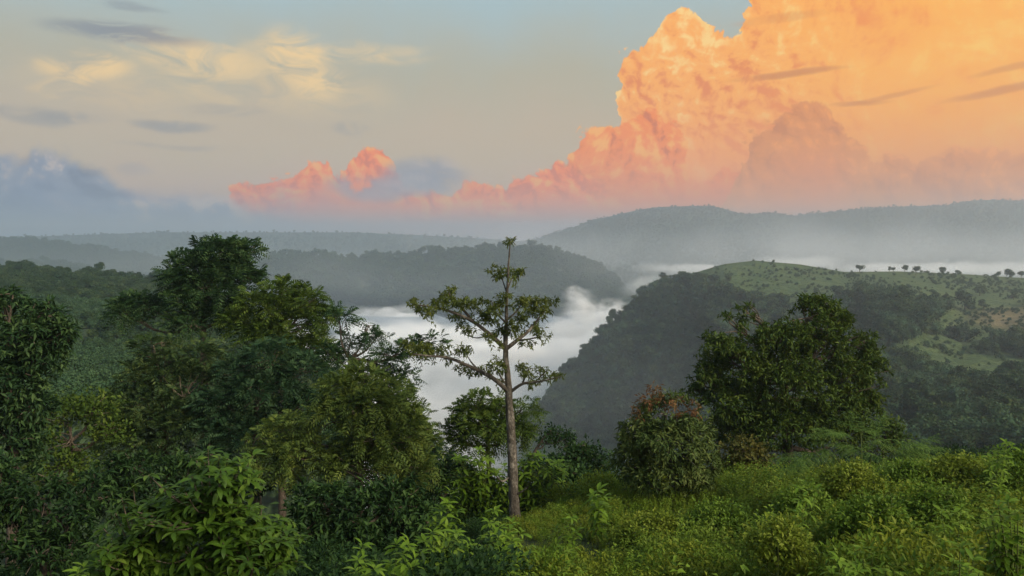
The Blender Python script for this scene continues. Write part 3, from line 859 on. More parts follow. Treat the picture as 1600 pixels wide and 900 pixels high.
near_tree('tree', 'low yellowish crown between the left edge tree and the dark tree', 'tree', (110, 860), 25, [(112, 780), (110, 690)], .16,
          [(100, 645, 50, 24), (150, 640, 44, 24), (60, 665, 34, 24), (110, 690, 56, 34, -.5), (170, 680, 40, 30), (90, 740, 60, 40, -.4)],
          'small', .16, 'right', .34, group=G_L)
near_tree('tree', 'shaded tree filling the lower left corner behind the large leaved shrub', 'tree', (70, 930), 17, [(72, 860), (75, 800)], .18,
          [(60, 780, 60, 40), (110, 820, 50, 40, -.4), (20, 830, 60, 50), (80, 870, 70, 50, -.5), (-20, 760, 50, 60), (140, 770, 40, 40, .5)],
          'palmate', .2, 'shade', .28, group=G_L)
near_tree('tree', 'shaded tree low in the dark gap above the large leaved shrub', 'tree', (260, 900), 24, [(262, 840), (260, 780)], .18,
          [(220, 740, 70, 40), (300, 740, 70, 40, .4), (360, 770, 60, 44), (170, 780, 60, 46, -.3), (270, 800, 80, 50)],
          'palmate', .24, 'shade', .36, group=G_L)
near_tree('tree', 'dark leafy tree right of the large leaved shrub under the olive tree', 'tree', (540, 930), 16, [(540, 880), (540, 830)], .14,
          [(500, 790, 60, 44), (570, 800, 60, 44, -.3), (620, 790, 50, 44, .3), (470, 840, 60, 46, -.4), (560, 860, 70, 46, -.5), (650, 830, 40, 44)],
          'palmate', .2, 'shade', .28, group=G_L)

# right side
near_tree('tree', 'big dense green tree with two peaks right of the red topped tree', 'tree', (1230, 800), 32, [(1232, 740), (1228, 660), (1225, 580), (1235, 520)], .32,
          [(1165, 492, 16, 20, .2), (1140, 512, 30, 24), (1120, 545, 38, 30), (1150, 570, 56, 42, -.6), (1275, 478, 32, 20), (1300, 490, 24, 20), (1260, 505, 44, 26, -.4), (1310, 510, 22, 22), (1220, 530, 50, 32, -.6), (1290, 550, 48, 40, -.4), (1345, 540, 26, 22),
           (1360, 570, 26, 32), (1330, 590, 46, 40, -.3), (1230, 600, 70, 50, -.9), (1110, 590, 34, 28), (1150, 630, 56, 40, -.5), (1300, 640, 60, 44, -.7), (1350, 630, 30, 36), (1230, 670, 80, 44, -.9), (1330, 680, 40, 30), (1150, 680, 44, 36), (1080, 610, 30, 22, .4)],
          'palmate', .23, 'right', .28, gaps=.42)
near_tree('tree', 'small dark tree low behind the right end of the big green tree', 'tree', (1380, 790), 34, [(1380, 740), (1380, 700)], .12,
          [(1388, 668, 20, 16), (1370, 690, 30, 20), (1400, 690, 18, 18)], 'small', .18, 'right', .3)
near_tree('tree', 'round topped tree with reddish young leaves on its crown', 'tree', (1052, 800), 19, [(1051, 770), (1048, 720), (1040, 670)], .11,
          [(1040, 650, 54, 34), (1000, 680, 36, 34), (1080, 680, 38, 34), (1040, 700, 70, 44, -.4), (985, 715, 30, 36), (1095, 725, 32, 38), (1040, 740, 66, 32, -.3), (1000, 748, 34, 22), (1082, 750, 34, 20)],
          'hang', .16, 'round', .20, 'pale_bark', shell=.55, gaps=.1,
          extra=[('young_foliage', [(1026, 634, 38, 20, -.15), (1024, 614, 9, 12, 0), (1062, 636, 30, 14, -.2), (1088, 644, 16, 11, -.1), (1000, 650, 20, 18, -.1)], 'red', .33, .14, 'reddish brown young leaves')])
near_tree('shrub', 'rusty yellow leaved shrub between the red topped tree and the big green tree', 'shrub', (1165, 790), 22, [(1166, 760), (1165, 730)], .07,
          [(1160, 710, 36, 24), (1185, 725, 24, 26), (1140, 735, 34, 26), (1175, 755, 40, 24, -.2)], 'small', .15, 'rust', .26)
near_tree('tree', 'grey green tree behind the slim trunk in front of the fog', 'tree', (765, 830), 27, [(765, 760), (762, 700), (760, 660)], .14,
          [(755, 632, 34, 18), (735, 650, 30, 20), (780, 640, 24, 22), (820, 642, 24, 16), (765, 668, 54, 26, -.3), (740, 690, 40, 28), (800, 680, 36, 28), (710, 680, 24, 20, .3)],
          'frond', .40, 'right', .32)
near_tree('tree', 'bare limbed dark tree with one small flat crown right of the slim trunk', 'tree', (820, 800), 25, [(822, 740), (842, 695), (862, 672)], .09,
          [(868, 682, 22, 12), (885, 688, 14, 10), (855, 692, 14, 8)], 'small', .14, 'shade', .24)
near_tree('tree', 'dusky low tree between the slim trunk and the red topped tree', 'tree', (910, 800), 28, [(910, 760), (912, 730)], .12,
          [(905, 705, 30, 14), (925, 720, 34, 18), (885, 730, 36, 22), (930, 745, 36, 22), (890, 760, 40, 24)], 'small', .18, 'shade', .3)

near_tree('tree', 'shaded tree half hidden behind the olive green tree beside the fog', 'tree', (640, 860), 36, [(640, 780), (640, 700)], .16,
          [(600, 660, 44, 36), (570, 690, 60, 44, .4), (640, 690, 44, 34, .2), (610, 730, 70, 46, -.3), (680, 720, 40, 30, .4), (700, 760, 50, 36), (640, 780, 70, 40)], 'frond', .46, 'deep', .36)
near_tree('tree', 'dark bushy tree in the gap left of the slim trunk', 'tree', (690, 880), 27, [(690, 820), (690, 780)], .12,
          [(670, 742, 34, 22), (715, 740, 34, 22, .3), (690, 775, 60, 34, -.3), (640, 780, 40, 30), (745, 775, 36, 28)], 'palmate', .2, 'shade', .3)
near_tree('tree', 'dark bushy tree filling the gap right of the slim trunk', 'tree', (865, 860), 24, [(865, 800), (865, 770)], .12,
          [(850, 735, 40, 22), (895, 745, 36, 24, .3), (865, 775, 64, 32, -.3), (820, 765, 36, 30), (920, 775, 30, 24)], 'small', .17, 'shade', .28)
for (px, py, Yd, rx, ry, mt, lab) in [
    (1255, 790, 13.5, 44, 30, 'bush', 'rounded green bush at the left end of the right mound'), (1330, 755, 14.5, 50, 30, 'bush2', 'yellow green bush just below the fern like shrub'),
    (1415, 752, 15, 48, 30, 'bush', 'dense green bush right of the fern like shrub'), (1490, 742, 15, 56, 28, 'bush2', 'bright bush on the skyline left of the upright bushy weed'),
    (1590, 742, 14, 50, 34, 'bush', 'bush on the skyline at the right edge'), (1360, 815, 10.5, 60, 36, 'bush', 'broad green bush in the middle of the right undergrowth'),
    (1455, 800, 11.5, 56, 36, 'bush', 'dark green bush behind the pair of light leaved stems'), (1215, 850, 9.5, 50, 34, 'bush2', 'low yellow green bush in front of the right mound'),
    (1020, 830, 14, 60, 26, 'bush2', 'low yellow green bush below the red topped tree'), (1120, 815, 14, 56, 26, 'bush', 'low green bush before the rusty shrub')]:
    near_tree('bush', lab, 'bush', (px, py + 40), Yd, [(px, py + 10), (px, py)], .03,
              [(px, py, rx, ry), (px - rx * .6, py + ry * .4, rx * .6, ry * .7, .2), (px + rx * .6, py + ry * .3, rx * .6, ry * .8, .2), (px + rx * .2, py - ry * .6, rx * .5, ry * .5)],
              'small', .072, mt, .135, 'stem', 'bushes on the right foreground mound', gaps=.15)

# feathery mimosa in the right foreground: flat compound fronds
def mimosa():
    Yd = 17.0; b0 = at(1350, 770, Yd); b0[2] = float(ground_z(b0[0], b0[1])) - .03
    t = thing('mimosa_shrub', b0, 'feathery shrub with flat layered fern like fronds over the right undergrowth', 'shrub')
    stems = []; crown = []
    for (px, py, dx, dz, L) in [(1275, 708, -1, -.12, .95), (1300, 700, -.9, .05, 1.0), (1320, 680, -.5, .3, .9), (1345, 676, .1, .45, .8), (1365, 690, .4, .25, .9), (1400, 695, .9, .05, 1.0), (1420, 705, 1, -.1, .9),
                                (1380, 715, .5, -.2, .8), (1310, 720, -.6, -.25, .8), (1345, 705, .05, .1, .7), (1430, 700, .8, .1, .7), (1260, 715, -1, -.1, .8), (1395, 712, .7, .0, .8), (1330, 700, -.3, .1, .9)]:
        p = at(px, py, Yd + rng.uniform(-.7, .7))
        V, f = tube(spline([b0, b0 * .5 + p * .5 + np.array([0, 0, .1]), p], 6) - b0, np.linspace(.03, .008, 6), 5)
        mesh_obj('stem', V, f, M['stem'], t, True)
        for q in range(5):
            D = unit(np.array([dx, rng.normal(0, .6), dz]) + rng.normal(size=3) * .3)
            n = 9
            ts = np.linspace(.1, 1, n)[:, None]
            P = p + D * L * ts - np.array([[0, 0, .3]]) * L * ts ** 2 * .8
            S_ = unit(np.cross(D, np.array([0, 0, 1.])))
            for sg in (-1, 1):
                Dd = unit(np.repeat((S_ * sg + D * .5)[None], n, 0) + rng.normal(size=(n, 3)) * .08 - np.array([[0, 0, .1]]))
                crown.append(fronds(P, Dd, .30 * L * (1.1 - .5 * ts[:, 0]), 7, .25, .22, .34))
    V, f = join(crown); mesh_obj('foliage', V - b0, f, M['mimosa'], t)


mimosa()


# ------------------------------------------------------------------ slim tree in the middle
def kapok():
    Yd = 20.0; k = Yd / F
    tp = [(806, 832, 26), (804, 800, 23), (802, 760, 21), (800, 700, 19), (797, 650, 16.5), (795, 610, 14.5), (792, 575, 11.5), (790, 545, 10.5), (791, 500, 7.5), (792, 460, 5.5), (794, 420, 4), (796, 395, 3), (797, 376, 2.2)]
    b0 = at(806, 832, Yd); gz = float(ground_z(b0[0], b0[1])); b0[2] = gz - .1
    t = thing('tree', b0, 'slim tall tree with a pale trunk and tiered open branches against the fog', 'tree')
    P = np.vstack([b0[None], [at(a, b, Yd) for a, b, _ in tp]]); w = np.array([30] + [c for *_, c in tp]) * .385 * k
    Ps = spline(P, 44); ws = np.interp(np.linspace(0, 1, 44), np.linspace(0, 1, len(w)), w)
    Ps[1:-1, :2] += rng.normal(0, .004, (42, 2))
    V, f = tube(Ps - b0, ws, 10, .06); mesh_obj('trunk', V, f, M['pale_bark'], t, True)
    pts = []
    def branch(pl, r0, r1, ends=()):
        d = rng.uniform(-.25, .25)
        Q = spline([at(a, b, Yd + (i / len(pl)) * d * 4) for i, (a, b) in enumerate(pl)], 16)
        V, f = tube(Q - b0, np.linspace(r0, r1, 16) * k, 6, .06); mesh_obj('branch', V, f, M['pale_bark'], t, True)
        return Q
    def cl(a, b, rx=14, ry=10, dY=0.): pts.append((a, b, rx, ry, dY))
    br = [([(790, 545), (766, 523), (740, 503), (713, 490), (680, 480), (646, 476)], 4.2, 1.0), ([(740, 503), (722, 482), (706, 466), (700, 454)], 2.4, .9), ([(766, 523), (745, 528), (725, 522)], 1.5, .6),
          ([(791, 545), (810, 530), (826, 517), (840, 500), (850, 486), (866, 472)], 3.4, .8), ([(810, 532), (826, 530), (842, 528), (850, 540)], 1.8, .7), ([(791, 505), (775, 488), (768, 470)], 1.8, .7), ([(792, 500), (808, 485), (818, 468)], 1.8, .7),
          ([(792, 458), (786, 440), (781, 428), (778, 420)], 1.2, .6), ([(793, 452), (800, 436), (808, 428)], 1.2, .6), ([(795, 612), (773, 593), (750, 580), (728, 570), (700, 559), (668, 556), (645, 553)], 4.6, 1.0),
          ([(750, 580), (738, 568), (730, 556)], 1.8, .7), ([(796, 608), (782, 588), (776, 575)], 2, .8), ([(798, 612), (816, 600), (836, 597), (853, 594), (878, 588)], 3.0, .8), ([(816, 600), (822, 585), (826, 576)], 1.6, .7),
          ([(836, 597), (850, 583), (856, 578)], 1.2, .6), ([(799, 742), (786, 752), (776, 745)], 2.4, 1.0), ([(802, 775), (815, 768), (826, 760)], 2.0, .8)]
    for pl, a, b in br: branch(pl, a, b)
    for a, b, *q in [(646, 474, 12, 9), (660, 484, 16, 12), (674, 490, 14, 14), (684, 478, 14, 12), (698, 462, 16, 12), (708, 456, 12, 9), (706, 474, 20, 12), (722, 476, 18, 12), (716, 494, 14, 10), (722, 512, 12, 12), (740, 480, 18, 12), (750, 472, 12, 8),
                     (754, 496, 18, 12), (770, 486, 18, 14), (738, 516, 12, 8), (766, 504, 14, 10), (786, 520, 22, 12), (800, 515, 20, 14), (782, 476, 14, 12), (794, 466, 16, 10), (812, 478, 16, 14), (822, 468, 14, 10), (836, 478, 16, 12),
                     (834, 494, 18, 14), (848, 484, 14, 10), (844, 470, 16, 8), (862, 470, 14, 6), (846, 522, 14, 12), (834, 515, 14, 10), (826, 538, 14, 8), (815, 500, 14, 14), (776, 540, 10, 6), (764, 528, 12, 8),
                     (772, 422, 10, 7), (780, 430, 12, 8), (790, 425, 10, 8), (800, 430, 12, 8), (810, 428, 12, 7), (815, 424, 9, 6), (806, 438, 9, 6), (775, 436, 8, 6), (797, 376, 10, 4), (795, 380, 7, 4),
                     (650, 550, 16, 10), (640, 540, 18, 12), (665, 545, 14, 10), (676, 556, 18, 10), (690, 548, 14, 8), (700, 560, 16, 8), (718, 548, 12, 8), (728, 552, 12, 10), (724, 577, 14, 10), (738, 582, 14, 8), (752, 578, 12, 7), (774, 572, 14, 12),
                     (768, 582, 14, 8), (784, 578, 10, 8), (782, 596, 10, 6), (818, 576, 14, 10), (824, 588, 14, 10), (836, 598, 12, 8), (846, 582, 12, 9), (854, 592, 16, 7), (866, 588, 14, 6), (876, 588, 8, 5), (828, 602, 10, 7)]:
        cl(a, b, *(q or (14, 10)), rng.normal(0, .45))
    parts = []
    for a, b, rx, ry, dY in pts:
        c = at(a, b, Yd + dY); n = max(5, int(rx * ry / 10))
        Pp, O = in_ell(n, c, np.array([rx, (rx + ry) * .6, ry]) * k * 1.05, .2)
        parts.append(foliage(Pp, unit(O + np.array([[0, 0, .1]])), 'palmate', .122))
    V, f = join(parts); mesh_obj('crown', V - b0, f, M['kapok'], t)


kapok()


# ------------------------------------------------------------------ broad leaved plants: every leaf its own object up to 300
def leaf_protos(mat, n=6):
    out = []
    for i in range(n):
        V, f = leaves_big(np.zeros((1, 3)), np.array([[1., 0, 0]]), np.array([[0, .12 * rng.normal(), 1.]]), np.array([1.0]), np.array([rng.uniform(.28, .36)]), rng.uniform(.1, .2), np.array([rng.uniform(.2, .55)]))
        V[:, 1] += .06 * rng.normal() * V[:, 0] ** 2
        o = mesh_obj('leaf', V, f, mat, smooth=True, link=False); out.append(o.data)
    return out


M['broad2'] = leaf_mat('shrub_leaf', (.016, .040, .005), (.042, .086, .009), (.125, .185, .028), .3, .5, per_object=True, spec=.12)
PROTO = leaf_protos(M['broad'])
PROTO_SHRUB = leaf_protos(M['broad2'])
from mathutils import Matrix


def put_leaf(t, b0, p, D, Nn, L, PROTO):
    S_ = np.cross(Nn, D); S_ /= max(np.linalg.norm(S_), 1e-6); Nn = np.cross(D, S_)
    o = bpy.data.objects.new('leaf', PROTO[rng.integers(len(PROTO))]); C.objects.link(o); o.parent = t
    m = Matrix(((D[0], S_[0], Nn[0], 0), (D[1], S_[1], Nn[1], 0), (D[2], S_[2], Nn[2], 0), (0, 0, 0, 1)))
    o.matrix_local = Matrix.Translation(tuple(p - b0)) @ m @ Matrix.Scale(L, 4)


def whorl(c, ax, k, spread=(.05, .9)):
    s1 = unit(np.cross(ax, np.array([.3, 1., .1]))); s2 = np.cross(ax, s1); ph0 = rng.uniform(0, 6.28)
    for q in range(k):
        ph = ph0 + q * 2.4; out = s1 * math.cos(ph) + s2 * math.sin(ph)
        D = unit(out + ax * rng.uniform(*spread)); yield c - ax * rng.uniform(0, .07), D, unit(ax - out * .3)


def leafy_shrub(name, label, base, Yd, tips, L, per=7, r0=.02, cap=295, fill=None, cat='shrub', group=None, low=(.85, .7, .55), mat='broad', hubs=()):
    b0 = at(base[0], base[1], Yd); b0[2] = float(ground_z(b0[0], b0[1])) - .03
    t = thing(name, b0, label, cat, group); n = 0; rest = []
    HB = [at(*h, Yd + .15) for h in hubs]
    for h in HB:
        V, f = tube(spline([b0, (b0 + h) / 2 + rng.normal(size=3) * .05, h], 7) - b0, np.linspace(r0 * 1.6, r0 * .8, 7), 6)
        mesh_obj('branch', V, f, M['bark'], t, True)
    for (px, py, *dd) in tips:
        c = at(px, py, Yd + (dd[0] if dd else rng.normal(0, .25)))
        ax = unit(unit(c - b0) * .6 + np.array([0, 0, .8]) + rng.normal(size=3) * .2)
        o0 = min(HB, key=lambda h: np.linalg.norm(h - c)) if HB else b0
        V, f = tube(spline([o0, o0 + (c - o0) * .55 + np.array([0, 0, (-.12 if HB else .1) * np.linalg.norm(c - o0)]), c], 7) - b0, np.linspace(r0 * (.6 if HB else 1), r0 * .3, 7), 5)
        mesh_obj('stem', V, f, M['bark' if mat == 'broad2' else 'stem'], t, True)
        if low:
            for q in low:
                for p, D, Nn in whorl(o0 + (c - o0) * q + np.array([0, 0, (-.1 if HB else .1) * np.linalg.norm(c - o0) * (1 - q)]), ax, 5, (-.5, .5)): rest.append((p, D, Nn))
        for p, D, Nn in whorl(c, ax, per):
            if n < cap: put_leaf(t, b0, p, D, Nn, L * rng.uniform(.7, 1.15), PROTO_SHRUB if mat == 'broad2' else PROTO); n += 1
            else: rest.append((p, D, Nn))
    parts = []
    if rest:
        R = [np.array(v) for v in zip(*rest)]
        parts.append(leaves_big(R[0], R[1], R[2], L * rng.uniform(.7, 1.15, len(rest)), L * .32, .14, rng.uniform(.25, .55, len(rest))))
    for (px, py, rx, ry, nn) in fill or []:
        k = Yd / F
        P, O = in_ell(nn, at(px, py, Yd + .25), np.array([rx, (rx + ry) / 2, ry]) * k, .3)
        parts.append(foliage(P, O, 'whorl', L * .85))
    if parts:
        V, f = join(parts); tag(mesh_obj('foliage', V - b0, f, M[mat], t, True), kind='stuff')
    return t


def tips_in(pairs):
    out = []
    for (px, py, rx, ry, n) in pairs:
        for _ in range(n):
            a = rng.uniform(0, 6.28); q = math.sqrt(rng.random()); out.append((px + rx * q * math.cos(a), py + ry * q * math.sin(a)))
    return out


leafy_shrub('broadleaf_shrub', 'large leaved bright green shrub in the lower left foreground', (300, 1010), 7.2,
            [(325, 702), (320, 722), (375, 722), (395, 712), (345, 735), (300, 745), (232, 742), (208, 760), (190, 778), (200, 790), (260, 765), (290, 770), (330, 760), (365, 755), (390, 745), (180, 800), (215, 800), (250, 795), (162, 826), (150, 850)] +
            tips_in([(300, 800, 100, 40, 36), (280, 860, 120, 45, 40), (400, 830, 60, 50, 22), (440, 860, 40, 40, 14), (180, 870, 40, 40, 14), (340, 740, 50, 30, 12)]),
            (.15), 9, .014, 295, [(350, 745, 56, 34, 70), (290, 805, 90, 50, 130), (210, 860, 80, 46, 110), (410, 845, 54, 50, 90), (320, 890, 140, 34, 120)], low=(.8, .5), mat='broad2', hubs=[(225, 880), (330, 800), (300, 870), (400, 870), (350, 900)])
GW = 'leafy weeds along the edge of the undergrowth'
for (nm, lab, base, Yd, tp, L, per) in [
    ('leafy_weed', 'small pale green sprout poking up at the bottom edge near the large shrub', (122, 960), 6.5, [(122, 890), (130, 884), (115, 900)], .13, 7),
    ('leafy_weed', 'bright weed with stacked leaves at the bottom left of the undergrowth', (560, 960), 8, [(566, 850), (560, 870), (572, 875), (585, 885), (555, 890), (563, 905)], .16, 8),
    ('leafy_weed', 'leafy weed beside the stacked leaved weed at the bottom', (610, 950), 9, [(620, 850), (640, 846), (630, 862), (655, 860), (610, 875), (600, 890), (640, 885)], .17, 8),
    ('leafy_weed', 'pale leaved weed in front of the slim trunk, lower left of it', (690, 930), 10, [(676, 830), (696, 835), (712, 832), (665, 845), (700, 850), (720, 850), (685, 865), (735, 845), (690, 890)], .19, 8),
    ('leafy_weed', 'tall leafy weed between the dark tree and the slim trunk', (690, 900), 13, [(678, 800), (672, 815), (690, 795), (704, 768), (700, 785), (712, 800), (720, 815), (698, 820)], .2, 8),
    ('leafy_weed', 'leafy weed right at the foot of the slim trunk', (770, 900), 13, [(772, 795), (765, 815), (780, 820), (800, 815), (790, 835), (760, 840), (815, 830), (805, 850)], .2, 8),
    ('leafy_weed', 'drooping leafed weed below the slim trunk', (790, 920), 10.5, [(782, 852), (800, 845), (815, 862), (770, 865), (795, 872), (760, 880), (820, 880)], .17, 8),
    ('leafy_weed', 'weed with upright leaves right of the slim trunk', (880, 890), 13, [(880, 815), (893, 808), (868, 822), (860, 840), (885, 838), (900, 828)], .17, 8),
    ('leafy_weed', 'single pale sprout standing out before the dark gap left of the red topped tree', (934, 830), 15, [(934, 765), (928, 775), (942, 776), (934, 785)], .26, 7),
    ('leafy_weed', 'yellow green weed on top of the right undergrowth', (1252, 850), 11, [(1248, 760), (1262, 752), (1275, 762), (1255, 775), (1268, 780)], .15, 7),
    ('leafy_weed', 'upright bushy weed at the skyline near the right edge', (1555, 780), 12.5, [(1550, 705), (1560, 700), (1572, 690), (1580, 694), (1545, 712), (1565, 712), (1556, 720), (1575, 706)], .14, 8),
    ('leafy_weed', 'pair of light leaved stems in the right undergrowth', (1490, 880), 9.5, [(1470, 795), (1482, 800), (1502, 792), (1510, 800), (1495, 815)], .14, 7),
    ('leafy_weed', 'light green weed in the middle of the right undergrowth', (1350, 930), 8, [(1335, 860), (1350, 850), (1365, 862), (1345, 878), (1375, 885), (1320, 880)], .13, 7),
    ('leafy_weed', 'weed at the bottom edge below the right undergrowth', (1310, 960), 6.5, [(1312, 872), (1300, 885), (1325, 895), (1340, 890)], .11, 7)]:
    leafy_shrub(nm, lab, base, Yd, tp, L, per, .006, 295, None, 'weed', GW, (.85, .7, .55, .42))
leafy_shrub('broadleaf_shrub', 'light green shrub with curved leaves at the right edge', (1590, 960), 7.6,
            [(1560, 790), (1575, 784), (1590, 800), (1548, 805), (1565, 812), (1585, 818), (1600, 795), (1545, 830), (1570, 835), (1598, 830)] + tips_in([(1570, 830, 40, 30, 10), (1590, 870, 30, 35, 10)]), .14, 8, .014, 295, None)
leafy_shrub('broadleaf_shrub', 'light leaved shrub at the bottom near the right corner', (1500, 980), 6.6,
            [(1500, 850), (1515, 858), (1490, 870), (1520, 875), (1480, 890), (1505, 892), (1530, 895), (1495, 905)], .13, 8, .012, 295, None)
leafy_shrub('broadleaf_shrub', 'mixed leafy shrub around the slim trunk', (770, 880), 21.6, tips_in([(750, 735, 46, 36, 40), (840, 745, 46, 40, 42), (790, 790, 90, 30, 40), (720, 760, 30, 30, 16)]), .26, 7, .02, 295, None)

# ------------------------------------------------------------------ undergrowth (stuff)
weed_lib = bpy.data.collections.new('weed_library')
bush_lib = bpy.data.collections.new('bush_library')
grass_lib = bpy.data.collections.new('grass_library')


def herb_mesh(name, mat, kind):
    parts = []
    if kind == 'herb':                # several stems with leaves up them, 1 m high
        for s in range(9):
            top = np.array([rng.normal(0, .22), rng.normal(0, .22), rng.uniform(.5, 1.0)]); n = 26
            ts = np.sort(rng.uniform(.2, 1, n))[:, None]; P = top * ts * np.array([[1, 1, 1.]]) + np.array([[rng.normal(0, .05), rng.normal(0, .05), 0]]) * (1 - ts)
            D = unit(rng.normal(size=(n, 3)) * np.array([[1, 1, .3]]) + np.array([[0, 0, .35]])); Nn = unit(np.array([[0, 0, 1.]]) + .3 * rng.normal(size=(n, 3)))
            parts.append(leaves_simple(P, D, Nn, rng.uniform(.06, .12, n) * (1.25 - .6 * ts[:, 0]), .034, .1, .3))
    elif kind == 'bush':              # rounded mass of small leaves
        n = 520; P, O = in_ell(n, np.array([0, 0, .45]), np.array([.5, .5, .5]), .5)
        D = unit(O * .6 + rng.normal(size=(n, 3)) * .6 + np.array([[0, 0, .25]])); Nn = unit(O * .4 + np.array([[0, 0, 1.]]) + .4 * rng.normal(size=(n, 3)))
        parts.append(leaves_simple(P, D, Nn, rng.uniform(.05, .10, n), .036, .12, .25))
    else:
        n = 60 if kind == 'grass' else 9; a = rng.uniform(0, 6.28, n); q = rng.uniform(0, .18, n)
        P = np.stack([q * np.cos(a), q * np.sin(a), 0 * a], 1); D = unit(np.stack([np.cos(a) * .35, np.sin(a) * .35, 0 * a + 1], 1) + rng.normal(size=(n, 3)) * .15)
        Nn = unit(np.stack([np.cos(a), np.sin(a), 0 * a + .3], 1))
        parts.append(leaves_big(P, D, Nn, rng.uniform(.5, 1.0, n), .022, .1, rng.uniform(.15, .6, n)))
    V, f = join(parts)
    return mesh_obj(name, V, f, mat, link=False)


for k in range(4): weed_lib.objects.link(herb_mesh('herb_plant', M['weed' if k < 3 else 'weed2'], 'herb'))
for k in range(4): bush_lib.objects.link(herb_mesh('bush_plant', M['weed' if k % 2 else 'weed2'], 'bush'))
M['straw'] = leaf_mat('dry_grass', (.16, .13, .05), (.24, .20, .09), (.32, .27, .14), .3, .6)
for k in range(4): grass_lib.objects.link(herb_mesh('grass_tuft', M[['weed', 'weed2', 'weed2', 'straw'][k]], 'grass' if k < 3 else 'straw'))


def field(n, x0, x1, y0, y1, keep):
    x = rng.uniform(x0, x1, n); y = rng.uniform(y0, y1, n); k = rng.random(n) < keep(x, y); x, y = x[k], y[k]
    return np.stack([x, y, ground_z(x, y) - .03], 1)


def foot(x, y):                             # lower growth at the feet of the slim trunk and the red topped tree
    return np.where((np.abs(x - .05) < 2.2) & (y > 11) & (y < 21), .45, 1.0) * np.where((np.abs(x - 3.9) < 1.6) & (y > 13) & (y < 20), .6, 1.0)


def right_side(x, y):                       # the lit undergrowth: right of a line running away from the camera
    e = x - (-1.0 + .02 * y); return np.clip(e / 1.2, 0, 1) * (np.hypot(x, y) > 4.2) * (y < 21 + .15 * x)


p = field(9000, -2, 20, 3.5, 25, right_side); n = len(p); nz = smooth_noise(p[:, 0] * .7, p[:, 1] * .7, 51, 3)
gn_scatter('undergrowth', p[nz > -.25], (.74 + .36 * nz + .16 * rng.normal(size=n)).clip(.35, 1.5)[nz > -.25] * foot(p[:, 0], p[:, 1])[nz > -.25], rng.integers(0, 4, (nz > -.25).sum()), weed_lib, 'tangle of small leaved green weeds covering the right foreground slope')
p = field(3200, -2, 20, 5, 25, right_side); n = len(p); nz = smooth_noise(p[:, 0] * .5 + 3, p[:, 1] * .5, 57, 3); kk = nz > .0
gn_scatter('shrubbery', p[kk], (.75 + .4 * nz[kk] + .15 * rng.normal(size=kk.sum())).clip(.4, 1.5) * foot(p[kk, 0], p[kk, 1]), rng.integers(0, 4, kk.sum()), bush_lib, 'low rounded bushes among the weeds of the right foreground')
p = field(6000, -3, 14, 3.6, 12, lambda x, y: right_side(x, y) * np.clip((11 - y) / 3, 0, 1)); n = len(p)
gn_scatter('grass', p, rng.uniform(.35, .75, n), np.where(rng.random(n) < .12, 3, rng.integers(0, 3, n)), grass_lib, 'yellow green grass along the bottom of the right foreground')
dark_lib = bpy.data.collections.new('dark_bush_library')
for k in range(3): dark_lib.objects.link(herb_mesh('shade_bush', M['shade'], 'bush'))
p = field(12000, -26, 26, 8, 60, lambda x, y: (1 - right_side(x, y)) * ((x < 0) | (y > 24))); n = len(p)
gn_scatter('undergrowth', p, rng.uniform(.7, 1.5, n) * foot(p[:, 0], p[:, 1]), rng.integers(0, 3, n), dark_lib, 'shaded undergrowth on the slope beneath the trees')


# ------------------------------------------------------------------ fog and haze
def vol_mat(name, col, dens, aniso=0.0):
    m, b, out = new_mat(name)
    v = b.n('ShaderNodeVolumePrincipled'); v.inputs['Color'].default_value = (*col, 1); v.inputs['Density'].default_value = dens
    v.inputs['Anisotropy'].default_value = aniso
    b.put(out.inputs['Volume'], v.outputs[0])
    return m


def fog_mat(name, dens, scale, lo, hi, seed, ball=False):
    """fog whose density breaks up into billows"""
    m, b, out = new_mat(name)
    v = b.n('ShaderNodeVolumePrincipled'); v.inputs['Color'].default_value = (.99, .99, .99, 1)
    p = b.vm('ADD', b.vm('MULTIPLY', b.n('ShaderNodeNewGeometry').outputs['Position'], (1, 1, 1.4)), (seed, seed, 0))
    nz = b.noise(p, scale, 4, .6, .4)
    if ball:                               # thins out towards the rim of a ball shaped puff
        x = b.n('ShaderNodeVectorMath', operation='LENGTH'); b.put(x.inputs[0], b.n('ShaderNodeTexCoord').outputs['Object'])
        nz = b.add(nz, b.mul(b.sub(.5, x.outputs['Value']), .45))
    b.put(v.inputs['Density'], b.mul(b.step(nz, lo, hi), dens))
    b.put(out.inputs['Volume'], v.outputs[0])
    return m


M['fog'] = fog_mat('valley_fog', .030, .013, .40, .63, 0)
M['wisp'] = fog_mat('thin_fog', .012, .012, .38, .62, 50, True)
M['plume'] = fog_mat('rising_fog', .080, .026, .40, .62, 9, True)
M['haze'] = vol_mat('haze_air', (.76, .87, 1.0), .00039, .60)


